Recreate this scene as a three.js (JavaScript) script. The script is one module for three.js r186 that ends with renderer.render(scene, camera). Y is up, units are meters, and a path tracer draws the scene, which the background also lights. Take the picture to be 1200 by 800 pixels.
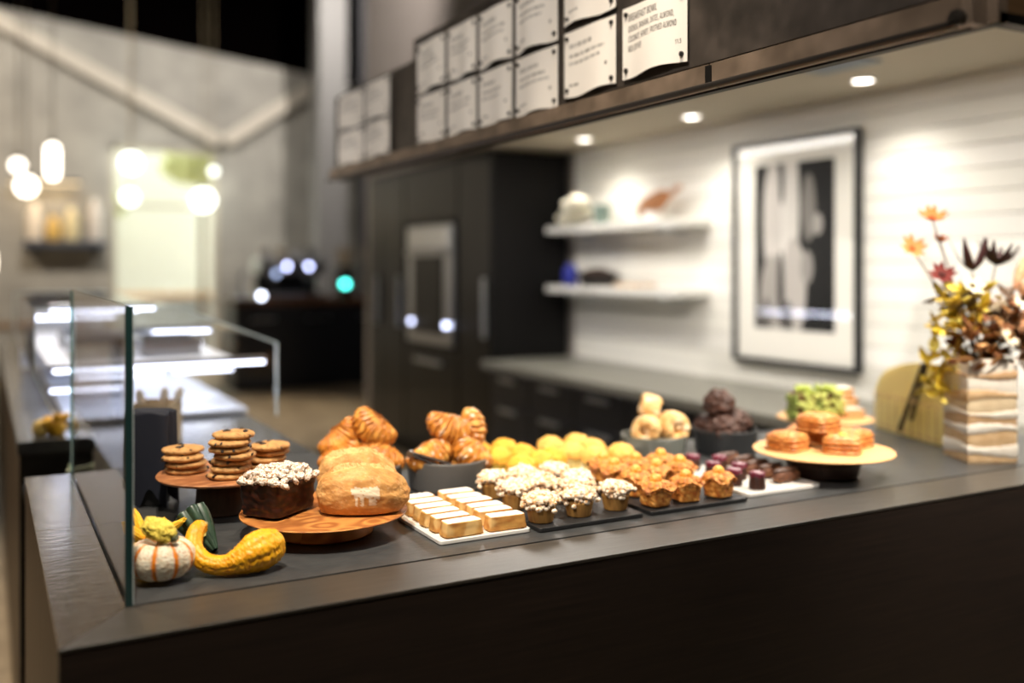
import * as THREE from 'three';
import { mergeGeometries, mergeVertices, toCreasedNormals } from 'three/addons/utils/BufferGeometryUtils.js';
import { RoundedBoxGeometry } from 'three/addons/geometries/RoundedBoxGeometry.js';
import { RectAreaLightUniformsLib } from 'three/addons/lights/RectAreaLightUniformsLib.js';
import { createNoise3D, createNoise4D } from 'simplex-noise';
RectAreaLightUniformsLib.init();

// ---------- camera, sky, exposure ----------
const scene = new THREE.Scene();
const renderer = new THREE.WebGLRenderer();
renderer.toneMapping = THREE.LinearToneMapping;
renderer.toneMappingExposure = 1.25;
renderer.shadowMap.enabled = true;
const camera = new THREE.PerspectiveCamera(2 * Math.atan(488 / 1136) * 180 / Math.PI, 1.5, 0.05, 80);
camera.position.set(0, 1.54, 0);
camera.rotation.y = -28.6 * Math.PI / 180;
camera.setViewOffset(1200, 976, 0, 176, 1200, 800);
camera.focus = 1.88;
camera.userData.fStop = 0.0272 / 0.028;
scene.background = new THREE.Color().setRGB(4.0, 4.05, 3.75);   // pale overcast daylight beyond the glazed door

const UPV = new THREE.Vector3(0, 1, 0);
const V = (x, y, z) => new THREE.Vector3(x, y, z);
// counter and board lamps, then unseen spots added to light the hall: [fixture position, aim, intensity, cone degrees, colour]
const SPOTS = [
  [[0.1, 3.5, -1.1], [0.42, 1.0, -1.95], 22, 24, 0xfff1de],
  [[0.75, 3.3, -1.4], [1.15, 1.0, -1.95], 8, 25, 0xffedd4],
  [[1.75, 2.26, -1.60], [1.72, 1.0, -1.95], 3.4, 40, 0xffeed8],
  [[2.1, 2.26, -1.15], [2.45, 1.0, -1.85], 8, 46, 0xfff2e0],
  [[-1.8, 4.4, 0.9], [1.3, 2.35, -2.2], 54, 20, 0xfff6ee],
  [[1.0, 5.6, -11.2], [1.2, 3.0, -15], 42, 50, 0xfff8f0],
  [[4.2, 5.6, -11.2], [4.6, 3.0, -15], 34, 50, 0xfff8f2],
  [[-2.5, 5.6, -11.2], [-2.2, 2.4, -15], 55, 50, 0xffe8cc],
  [[0.1, 5.2, -5.0], [0.35, 1.0, -4.6], 45, 26, 0xfff6ee],
  [[2.1, 4.9, -8.0], [3.7, 4.2, -9.5], 13, 46, 0xfff4ee],
  [[-1.4, 5.6, -4.2], [-1.0, 0.0, -3.4], 50, 34, 0xffe9cc],
  [[2.0, 5.6, -9.6], [2.2, 0.0, -9.8], 75, 22, 0xfff0dc],
];
const DOWN = [[3.38, -2.99], [3.38, -4.16], [3.38, -5.23]];
const DOWN_INTENSITY = 1.9;

// ---------- helpers ----------
function rng(a) { return () => { a |= 0; a = a + 0x6D2B79F5 | 0; let t = Math.imul(a ^ a >>> 15, 1 | a); t = t + Math.imul(t ^ t >>> 7, 61 | t) ^ t; return ((t ^ t >>> 14) >>> 0) / 4294967296; }; }
const R0 = rng(7);
const N3 = createNoise3D(rng(11)), N4 = createNoise4D(rng(12));
const fbm = (x, y, z, o = 3) => { let s = 0, a = 1, t = 0; for (let i = 0; i < o; i++) { s += a * N3(x, y, z); t += a; a *= 0.5; x *= 2.03; y *= 2.03; z *= 2.03; } return s / t; };
const col = (h) => new THREE.Color(h);
const mixc = (a, b, t) => a.clone().lerp(b, Math.max(0, Math.min(1, t)));
const sstep = (a, b, x) => { const t = Math.max(0, Math.min(1, (x - a) / (b - a))); return t * t * (3 - 2 * t); };
const taken = {};
function numbered(n) { const k = taken[n] = (taken[n] ?? -1) + 1; return k ? `${n}_${String(k).padStart(3, '0')}` : n; }
function shade(o) { o.castShadow = true; o.receiveShadow = true; return o; }
function tag(o, label, category, group, kind) { o.userData.label = label; if (category) o.userData.category = category; if (group) o.userData.group = group; if (kind) o.userData.kind = kind; return o; }
function thing(name, label, category, pos = [0, 0, 0], ry = 0, group) {
  const g = new THREE.Group(); g.name = numbered(name); g.position.set(...pos); g.rotation.y = ry; scene.add(g); return tag(g, label, category, group);
}
function part(parent, name, geo, mat, pos, rot, label) {
  const m = shade(new THREE.Mesh(geo, mat)); m.name = parent === scene ? numbered(name) : name;
  if (pos) m.position.set(...pos); if (rot) m.rotation.set(...rot); parent.add(m); if (label) m.userData.label = label; return m;
}
function struct(name, geo, mat, pos, rot, label) { const m = part(scene, name, geo, mat, pos, rot); m.userData.kind = 'structure'; if (label) m.userData.label = label; return m; }
function one(name, label, category, geo, mat, pos, rot, group) { return tag(part(scene, name, geo, mat, pos, rot), label, category, group); }
function copyOf(o, pos, ry, label, rest) {
  const c = o.clone(); c.name = numbered(o.name.replace(/_\d{3}$/, '')); c.userData = { ...o.userData }; c.position.set(...pos); c.rotation.y = ry; if (label) c.userData.label = label; if (rest) Object.assign(c.userData, rest); scene.add(c); return c;
}
const box = (x, y, z) => new THREE.BoxGeometry(x, y, z);
const rbox = (x, y, z, r = 0.003, s = 2) => new RoundedBoxGeometry(x, y, z, s, Math.min(r, x / 2.01, y / 2.01, z / 2.01));
const cyl = (r1, r2, h, n = 24) => new THREE.CylinderGeometry(r1, r2, h, n);
const moved = (g, x, y, z, rx = 0, ry = 0, rz = 0) => { g = g.clone(); if (rz) g.rotateZ(rz); if (rx) g.rotateX(rx); if (ry) g.rotateY(ry); g.translate(x, y, z); return g; };
const span = (x0, x1, y0, y1, z0, z1) => moved(box(x1 - x0, y1 - y0, z1 - z0), (x0 + x1) / 2, (y0 + y1) / 2, (z0 + z1) / 2);
const lathe = (pts, n = 48) => new THREE.LatheGeometry(pts.map(([x, y]) => new THREE.Vector2(x, y)), n);
const plain = (g) => { g = g.index ? g.toNonIndexed() : g.clone(); for (const k of Object.keys(g.attributes)) if (!['position', 'normal', 'uv'].includes(k)) g.deleteAttribute(k); return g; };
const merge = (gs) => mergeGeometries(gs.map(plain));
function tube(pts, r, n = 24, k = 8, closed = false) { return new THREE.TubeGeometry(new THREE.CatmullRomCurve3(pts.map((p) => V(...p)), closed), n, r, k, closed); }
function boxUV(g, s = 1) {
  g = g.index ? g.toNonIndexed() : g; const p = g.attributes.position, n = p.count, uv = new Float32Array(n * 2);
  const a = V(), b = V(), c = V(), e = V(), f = V();
  for (let i = 0; i < n; i += 3) {
    a.fromBufferAttribute(p, i); b.fromBufferAttribute(p, i + 1); c.fromBufferAttribute(p, i + 2);
    e.subVectors(b, a).cross(f.subVectors(c, a)); const x = Math.abs(e.x), y = Math.abs(e.y), z = Math.abs(e.z);
    for (let k = 0; k < 3; k++) { const q = [a, b, c][k]; const [u, v] = y >= x && y >= z ? [q.x, q.z] : x >= z ? [q.z, q.y] : [q.x, q.y]; uv[(i + k) * 2] = u * s; uv[(i + k) * 2 + 1] = v * s; }
  }
  g.setAttribute('uv', new THREE.BufferAttribute(uv, 2)); return g;
}
function colorize(g, fn) {
  const p = g.attributes.position, n = g.attributes.normal, c = new Float32Array(p.count * 3), a = V(), b = V();
  for (let i = 0; i < p.count; i++) { a.fromBufferAttribute(p, i); b.fromBufferAttribute(n, i); const k = fn(a, b, i); c[i * 3] = k.r; c[i * 3 + 1] = k.g; c[i * 3 + 2] = k.b; }
  g.setAttribute('color', new THREE.BufferAttribute(c, 3)); return g;
}
function deform(g, fn) { const p = g.attributes.position, a = V(); for (let i = 0; i < p.count; i++) { a.fromBufferAttribute(p, i); fn(a, i); p.setXYZ(i, a.x, a.y, a.z); } g.computeVertexNormals(); return g; }
function welded(g) { for (const k of ['uv', 'normal', 'color']) if (g.attributes[k]) g.deleteAttribute(k); g = mergeVertices(g, 1e-5); g.computeVertexNormals(); return g; }
function ball(detail) { return welded(new THREE.IcosahedronGeometry(1, detail)); }
// a lump of dough: ellipsoid with coarse and fine relief, flattened underneath
function lump(rx, ry, rz, { d = 10, amp = 0.06, f = 1.6, fine = 0, ff = 8, seed = 0, flat = -0.8 } = {}) {
  const g = ball(d);
  deform(g, (p) => { const k = 1 + amp * fbm(p.x * f + seed, p.y * f + seed * 1.7, p.z * f - seed) + fine * N3(p.x * ff + seed, p.y * ff, p.z * ff); p.multiplyScalar(k); if (p.y < flat) p.y = flat + (p.y - flat) * 0.12; p.set(p.x * rx, (p.y - flat) * ry, p.z * rz); });
  return g;
}
// grid surface from a function (u,v)->Vector3
function grid(nu, nv, fn, closeU = false) {
  const pos = [], uv = [], idx = [];
  for (let j = 0; j <= nv; j++) for (let i = 0; i <= nu; i++) { const p = fn(i / nu, j / nv); pos.push(p.x, p.y, p.z); uv.push(i / nu, j / nv); }
  for (let j = 0; j < nv; j++) for (let i = 0; i < nu; i++) { const a = j * (nu + 1) + i, b = a + 1, c = a + nu + 1, d = c + 1; idx.push(a, b, d, a, d, c); }
  let g = new THREE.BufferGeometry(); g.setAttribute('position', new THREE.Float32BufferAttribute(pos, 3)); g.setAttribute('uv', new THREE.Float32BufferAttribute(uv, 2)); g.setIndex(idx);
  if (closeU) { const w = welded(g); return w; }
  g.computeVertexNormals(); return g;
}
// tileable textures
function tile(size, fn, srgb = true) {
  const d = new Uint8Array(size * size * 4);
  for (let y = 0; y < size; y++) for (let x = 0; x < size; x++) { const c = fn(x / size, y / size); for (let k = 0; k < 3; k++) d[(y * size + x) * 4 + k] = Math.max(0, Math.min(255, Math.round(c[k]))); d[(y * size + x) * 4 + 3] = 255; }
  const t = new THREE.DataTexture(d, size, size); t.wrapS = t.wrapT = THREE.RepeatWrapping; t.magFilter = THREE.LinearFilter; t.minFilter = THREE.LinearMipmapLinearFilter; t.generateMipmaps = true;
  if (srgb) t.colorSpace = THREE.SRGBColorSpace; t.needsUpdate = true; return t;
}
const TN = (u, v, fu, fv = fu, s = 0) => { const a = u * 2 * Math.PI, b = v * 2 * Math.PI; return N4(Math.cos(a) * fu / 6.283 + s, Math.sin(a) * fu / 6.283, Math.cos(b) * fv / 6.283 + s * 2, Math.sin(b) * fv / 6.283); };
const rep = (t, x, y = x) => { const c = t.clone(); c.repeat.set(x, y); c.needsUpdate = true; return c; };
const hex3 = (h) => [(h >> 16) & 255, (h >> 8) & 255, h & 255];
const lerp3 = (a, b, t) => a.map((v, i) => v + (b[i] - v) * t);
function woodTile(light, dark, { fu = 3, fv = 40, size = 256, seed = 0, rings = 0 } = {}) {
  const a = hex3(light), b = hex3(dark);
  return tile(size, (u, v) => { let t = 0.5 + 0.32 * TN(u, v, fu, fv, seed) + 0.22 * TN(u, v, fu * 3, fv * 3, seed + 3); if (rings) { const w = TN(u, v, 4, 6, seed + 9) * 2.2 + TN(u, v, 2, 3, seed + 5); t = 0.62 * (0.5 + 0.5 * Math.sin(w * rings)) + 0.38 * t; } return lerp3(a, b, Math.max(0, Math.min(1, t))); });
}
function mottle(a, b, { f = 8, size = 256, seed = 0, k = 0.5 } = {}) { const A = hex3(a), B = hex3(b); return tile(size, (u, v) => lerp3(A, B, Math.max(0, Math.min(1, 0.5 + k * (TN(u, v, f, f, seed) * 0.6 + TN(u, v, f * 3, f * 3, seed + 2) * 0.4))))); }
function bumpTile(f, size = 256, seed = 0, oct = 2) { return tile(size, (u, v) => { let s = 0; for (let i = 0; i < oct; i++) s += TN(u, v, f * 2 ** i, f * 2 ** i, seed + i) / 2 ** i; const g = 128 + s * 70; return [g, g, g]; }, false); }
const M = (o) => new THREE.MeshStandardMaterial({ roughness: 0.6, ...o });
const MP = (o) => new THREE.MeshPhysicalMaterial({ roughness: 0.6, ...o });

const BUMP_FINE = bumpTile(40, 256, 1), BUMP_MID = bumpTile(14, 256, 4), BUMP_CRUMB = bumpTile(24, 256, 8, 3);
const GRAIN_DARK = woodTile(0x4a4640, 0x33302c, { fu: 3, fv: 46, seed: 3 });
const SLATE = mottle(0x4a4b4b, 0x36383a, { f: 10, seed: 4 });
const SLATE_BUMP = tile(256, (u, v) => { const g = 128 + 60 * TN(u, v, 6, 18, 2) + 30 * TN(u, v, 30, 60, 3); return [g, g, g]; }, false);
const FRONT_WOOD = woodTile(0x33261f, 0x18110d, { fu: 2.5, fv: 34, seed: 8 });
const OLIVE = woodTile(0xd8964f, 0x8d5024, { rings: 3.2, fu: 3, fv: 14, seed: 1 });
const ACACIA = woodTile(0xcf9462, 0x7a4526, { fu: 2, fv: 12, seed: 14, rings: 1.3 });
const WALNUT = woodTile(0x5a4334, 0x35251c, { fu: 24, fv: 4, seed: 17 });
const PALEWOOD = woodTile(0xe5b67c, 0xcf9b62, { fu: 3, fv: 20, seed: 19 });
const CONCRETE = mottle(0xaaa69c, 0x8d8a82, { f: 5, seed: 21, k: 0.8 });
const mats = {
  counterTop: M({ map: rep(GRAIN_DARK, 1.6, 4), roughness: 0.36, bumpMap: rep(SLATE_BUMP, 2, 2), bumpScale: 0.0006 }),
  slate: M({ map: rep(SLATE, 2.2), roughness: 0.33, bumpMap: rep(SLATE_BUMP, 3), bumpScale: 0.0007 }),
  front: M({ map: rep(FRONT_WOOD, 1.2, 2.2), roughness: 0.5, bumpMap: rep(GRAIN_DARK, 1.2, 4), bumpScale: 0.0008 }),
  sideWood: M({ map: rep(woodTile(0x6d5c48, 0x4a3d30, { fu: 30, fv: 3, seed: 31 }), 2), roughness: 0.5 }),
  black: M({ color: 0x0c0c0d, roughness: 0.55 }),
  blackGloss: MP({ color: 0x0a0a0a, roughness: 0.28, specularIntensity: 0.5 }),
  blackCab: MP({ color: 0x080707, roughness: 0.5, specularIntensity: 0.35 }),
  steel: M({ color: 0xb9bcc0, roughness: 0.28, metalness: 1 }),
  glass: MP({ color: 0xf6fffc, transmission: 1, thickness: 0, roughness: 0.02, ior: 1.5 }),
  clear: MP({ color: 0xffffff, transmission: 1, thickness: 0, roughness: 0.02, ior: 1.3 }),
  glassEdge: MP({ color: 0x2d4a4a, roughness: 0.12, transmission: 0.25, thickness: 0 }),
  slateBoard: M({ map: rep(SLATE, 3), color: 0x8f8f92, roughness: 0.5, bumpMap: rep(SLATE_BUMP, 5), bumpScale: 0.0005 }),
  porcelain: MP({ color: 0xf1efe9, roughness: 0.22, clearcoat: 0.4 }),
  bowl: M({ color: 0x5c5b59, roughness: 0.42, bumpMap: rep(BUMP_FINE, 2), bumpScale: 0.0002 }),
  bowlDark: M({ color: 0x2b2d2f, roughness: 0.4 }),
  olive: M({ map: rep(OLIVE, 3.0), roughness: 0.42 }),
  acacia: M({ map: rep(ACACIA, 3.5, 7), roughness: 0.45 }),
  walnut: M({ map: rep(WALNUT, 3), roughness: 0.5 }),
  palewood: M({ map: rep(PALEWOOD, 3), roughness: 0.5 }),
  food: M({ vertexColors: true, roughness: 0.72 }),
  glazed: M({ vertexColors: true, roughness: 0.42 }),
  bread: M({ vertexColors: true, roughness: 0.75 }),
  sugar: M({ color: 0xf3ece0, roughness: 0.95 }),
  chip: M({ color: 0x20130d, roughness: 0.45 }),
  paper: M({ color: 0xebe6dc, roughness: 0.8 }),
  white: M({ color: 0xe9e7e1, roughness: 0.7 }),
  concrete: M({ map: rep(CONCRETE, 0.35), roughness: 0.8 }),
};
const lightMat = (c, k) => M({ color: 0x111111, emissive: c, emissiveIntensity: k });

// ---------- the room ----------
const ZF = -15;
struct('floor', boxUV(span(-8, 7, -0.1, 0, -19, 5), 1), M({ map: rep(mottle(0x9c8b70, 0x75664f, { f: 6, seed: 40, k: 0.9 }), 0.5), roughness: 0.45 }));
struct('ceiling', span(-8, 7, 6.4, 6.6, ZF - 0.2, 5), MP({ color: 0x030202, roughness: 1, specularIntensity: 0 }), null, null, 'black painted roof deck');
struct('wall_left', boxUV(span(-8.2, -8, 0, 6.5, ZF - 0.2, 5)), mats.concrete);
struct('wall_rear', boxUV(span(-8, 7, 0, 6.5, 5, 5.2)), M({ color: 0x6b6660, roughness: 0.85 }));
struct('wall_outer', boxUV(span(7, 7.2, 0, 6.5, ZF - 0.2, 5)), mats.concrete);
{ // concrete wall across the hall, with the glazed doorway cut out and a sloping top
  const s = new THREE.Shape(); s.moveTo(-8, 0); s.lineTo(1.6, 0); s.lineTo(1.6, 3.3); s.lineTo(3.12, 3.3); s.lineTo(3.12, 0); s.lineTo(7, 0); s.lineTo(7, 4.28); s.lineTo(-8, 6.04); s.closePath();
  const g = new THREE.ExtrudeGeometry(s, { depth: 0.2, bevelEnabled: false }); g.translate(0, 0, ZF - 0.2);
  struct('wall_far', boxUV(g), mats.concrete, null, null, 'bare concrete wall');
}
struct('wall_far_upper', span(-8, 7, 4.2, 6.5, ZF - 0.6, ZF - 0.3), MP({ color: 0x030202, roughness: 1, specularIntensity: 0 }), null, null, 'black wall above the concrete');
{ // right-hand wall: grey painted above, white planks on the lower part behind the staff counter
  const w = struct('wall_right', span(3.72, 3.9, 0, 6.5, -10.2, 5), M({ color: 0x9a938c, roughness: 0.85 }));
  const mw = [0xf0ede4, 0xece9e0, 0xf2efe8].map((c) => M({ color: c, roughness: 0.5 }));
  const gp = rbox(0.022, 0.0965, 7.6, 0.004, 1);
  for (let k = 0; k < 16; k++) part(w, 'plank', gp, mw[k % 3], [3.711, 0.86 + 0.05 + k * 0.1, -2.05]);
}
struct('ceiling_soffit', span(2.3, 3.7, 2.36, 2.44, -6.6, -0.9), M({ color: 0xb7ae9c, roughness: 0.8 }), null, null, 'plastered ceiling over the staff area');
one('ceiling_vent', 'blue-grey vent grille in the plaster ceiling beside the downlights', 'vent', rbox(0.16, 0.012, 0.3, 0.004), M({ color: 0x7d8894, roughness: 0.4, metalness: 0.5 }), [3.05, 2.355, -2.82]);
// roof beams, brown steel
for (const [x0, z0, x1, z1, y] of [[-2, -14.2, 7, -14.2, 5.95], [1.2, -14.8, 3.4, -6, 6.05], [-8, -10.5, 7, -10.5, 6.2]]) {
  const L = Math.hypot(x1 - x0, z1 - z0); const m = part(scene, 'roof_beam', box(L, 0.3, 0.14), M({ color: 0x6a3f1c, roughness: 0.7 }), [(x0 + x1) / 2, y, (z0 + z1) / 2], [0, -Math.atan2(z1 - z0, x1 - x0), 0]);
  tag(m, y > 6.1 ? 'brown roof beam crossing the dark ceiling nearer the counter' : x0 < 0 ? 'brown roof beam above the sloping top of concrete wall' : 'brown roof beam running lengthwise under the black roof', 'beam'); m.userData.kind = 'structure';
}
// diagonal steel braces forming a V on the concrete wall
function bar(a, b, w, d) { const A = V(...a), B = V(...b), L = A.distanceTo(B); const g = box(L, w, d); const dir = B.clone().sub(A).normalize(); g.applyQuaternion(new THREE.Quaternion().setFromUnitVectors(V(1, 0, 0), dir)); const m = A.add(B).multiplyScalar(0.5); g.translate(m.x, m.y, m.z); return g; }
const braceMat = M({ color: 0xc4bcad, roughness: 0.7 });
one('diagonal_brace', 'long pale steel brace sloping down across the concrete wall to the doorway corner', 'brace', bar([-2.4, 6.15, ZF + 0.12], [3.12, 3.42, ZF + 0.12], 0.2, 0.12), braceMat).userData.kind = 'structure';
one('diagonal_brace', 'short pale steel brace rising from the doorway corner to the pillar', 'brace', bar([3.2, 3.42, ZF + 0.12], [4.75, 4.5, ZF + 0.12], 0.2, 0.12), braceMat).userData.kind = 'structure';
struct('pillar', rbox(0.42, 6.4, 0.4, 0.02), M({ color: 0x817f7c, roughness: 0.7 }), [4.36, 3.2, -13.5], null, 'pale grey painted pillar');
struct('wall_end', span(4.75, 7, 0, 6.4, -13.4, -13.2), M({ color: 0x3b3a3c, roughness: 0.8 }), null, null, 'dark grey wall behind the pillar');
{ // glazed doorway and what is seen through it
  const d = struct('door_1', merge([span(1.6, 1.68, 0, 3.3, ZF - 0.14, ZF - 0.04), span(3.04, 3.12, 0, 3.3, ZF - 0.14, ZF - 0.04), span(1.6, 3.12, 3.22, 3.3, ZF - 0.14, ZF - 0.04), span(1.68, 3.04, 2.4, 2.46, ZF - 0.12, ZF - 0.06)]), M({ color: 0xb0a998, roughness: 0.5 }), null, null, 'pale framed glazed doorway');
  part(d, 'pane', span(1.68, 3.04, 0.05, 2.4, ZF - 0.1, ZF - 0.09), mats.clear); part(d, 'pane', span(1.68, 3.04, 2.46, 3.22, ZF - 0.1, ZF - 0.09), mats.clear);
  struct('garden_wall', span(-1, 7, 0, 3.8, -18.9, -18.7), M({ color: 0xeaece2, roughness: 0.8 }), null, null, 'pale garden wall outside the doorway');
  const leafM = [0xc9cf90, 0xb4bf7c, 0xd6dcb0].map((c) => M({ color: c, roughness: 0.8 }));
  for (const [x, y, z, r, k] of [[3.25, 3.3, -16.9, 0.6, 0], [4.6, 2.7, -17.6, 0.5, 2], [1.9, 2.6, -18.2, 0.3, 1]]) {
    const t = thing('garden_shrub', ['yellow-green shrub crown high in the doorway', 'dull green small shrub crown outside doorway', 'pale green shrub crown at right of the doorway'][k], 'shrub', [x, 0, z]);
    part(t, 'stem', cyl(0.04, 0.06, y, 8), M({ color: 0x6b5a40 }), [0, y / 2, 0]); part(t, 'foliage', lump(r, r * 0.8, r, { d: 6, amp: 0.35, f: 3, seed: x }), leafM[k], [0, y - r * 0.6, 0]);
  }
  const b = thing('garden_bench', 'pale timber bench outside the glazed doorway', 'bench', [2.7, 0, -17.2]);
  part(b, 'seat', rbox(1.6, 0.1, 0.4, 0.01), M({ color: 0xd9b791 }), [0, 1.05, 0]); part(b, 'base', rbox(1.5, 1.0, 0.34, 0.01), M({ color: 0xb4bcc0 }), [0, 0.5, 0]);
}
// lamps outside, hanging near the doorway
function globe(name, label, pos, r, h, k, c, cordTop, group) {
  const t = thing(name, label, 'lamp', pos, 0, group);
  part(t, 'shade', h ? new THREE.CapsuleGeometry(r, h, 8, 20) : new THREE.SphereGeometry(r, 20, 14), lightMat(c, k));
  part(t, 'cap', cyl(r * 0.35, r * 0.35, 0.04, 12), mats.black, [0, r + h / 2 + 0.015, 0]);
  part(t, 'cord', cyl(0.006, 0.006, cordTop - pos[1] - r - h / 2, 6), M({ color: 0x8a7a5c }), [0, (cordTop - pos[1] - r - h / 2) / 2 + r + h / 2, 0]);
  const l = new THREE.PointLight(c, k * r * r * 3); l.castShadow = true; l.shadow.radius = r / 0.02; l.position.set(0, 0, 0); t.add(l); return t;
}
globe('pendant_lamp', 'tall white capsule pendant lamp of the cluster', [0.51, 2.42, -9.0], 0.055, 0.2, 5, 0xfff2df, 6.35);
globe('pendant_lamp', 'small round white pendant lamp of the cluster', [0.25, 2.38, -9.05], 0.06, 0, 4, 0xfff2df, 6.35);
globe('pendant_lamp', 'low wide white pendant lamp of the cluster', [0.31, 2.2, -8.9], 0.085, 0, 5, 0xfff2df, 6.35);
globe('pendant_lamp', 'warm pendant lamp hung low beside the tables', [-0.03, 1.58, -10.5], 0.13, 0.1, 5, 0xfff2df, 6.35);
for (const [x, y, r, k, w] of [[1.85, 3.02, 0.14, 4, 'square bright lantern at top of doorway'], [3.0, 2.95, 0.06, 3, 'small lantern near the doorway corner'], [2.85, 2.52, 0.16, 4, 'large bright lantern in the doorway'], [1.78, 2.5, 0.11, 3.5, 'oval lantern beside the doorway frame']])
  globe('garden_lantern', w, [x, y, k === 3.5 ? -14.35 : -14.75], r, 0, k, 0xfbfff4, 6.38);
// wall shelf with lit jars on the concrete wall
{
  const s = thing('wall_shelf', 'dark blue-grey shelf on the concrete wall below the pendant lamps', 'shelf', [1.0, 1.85, ZF + 0.17]);
  part(s, 'board', rbox(1.05, 0.09, 0.3, 0.01), M({ color: 0x3b4250 })); for (const x of [-0.4, 0.4]) part(s, 'bracket', rbox(0.04, 0.16, 0.2, 0.005), mats.black, [x, -0.1, -0.04]);
  const jar = (r, h) => lathe([[0, 0], [r, 0], [r, h * 0.7], [r * 0.5, h * 0.82], [r * 0.5, h], [0, h]], 20);
  const jc = [[-0.38, 0.1, 0.52, 0xfff0d8, 'white'], [-0.15, 0.09, 0.34, 0xe8c06a, 'amber'], [0.08, 0.1, 0.46, 0xe9d8a8, 'cream'], [0.38, 0.09, 0.6, 0xd8cfc4, 'grey']];
  for (const [x, r, h, c, w] of jc) one('shelf_jar', `${w} jar standing on the dark shelf of the concrete wall`, 'jar', jar(r, h), M({ color: c, roughness: 0.4 }), [1.0 + x, 1.895, ZF + 0.17]);
  const lamp = thing('picture_light', 'slim warm light above the jars on concrete wall', 'lamp', [0.75, 2.72, ZF + 0.2]); for (const x of [-0.3, 0.3]) part(lamp, 'arm', rbox(0.02, 0.02, 0.18, 0.004), mats.black, [x, 0, -0.11]);
  part(lamp, 'housing', rbox(0.9, 0.05, 0.08, 0.01), mats.black); part(lamp, 'diffuser', rbox(0.86, 0.01, 0.06, 0.004), lightMat(0xffd9a0, 3), [0, -0.03, 0]);
  const l = new THREE.RectAreaLight(0xffd9a0, 12, 0.86, 0.06); l.position.set(0, -0.04, 0); l.rotation.x = -Math.PI / 2; lamp.add(l);
}
// customers' side: tables far behind on the left
for (const [x, z, w] of [[-0.75, -10.2, 'brown wooden cafe table beyond the far end of counter'], [-0.2, -12.6, 'brown wooden cafe table close to the concrete wall']]) {
  const t = thing('cafe_table', w, 'table', [x, 0, z]); const m = M({ color: 0x8d6a46, roughness: 0.5 });
  part(t, 'tabletop', rbox(1.0, 0.05, 0.8, 0.01), m, [0, 0.85, 0]); part(t, 'pedestal', cyl(0.05, 0.05, 0.8, 12), mats.black, [0, 0.43, 0]); part(t, 'base', cyl(0.28, 0.3, 0.03, 20), mats.black, [0, 0.015, 0]);
}
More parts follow.
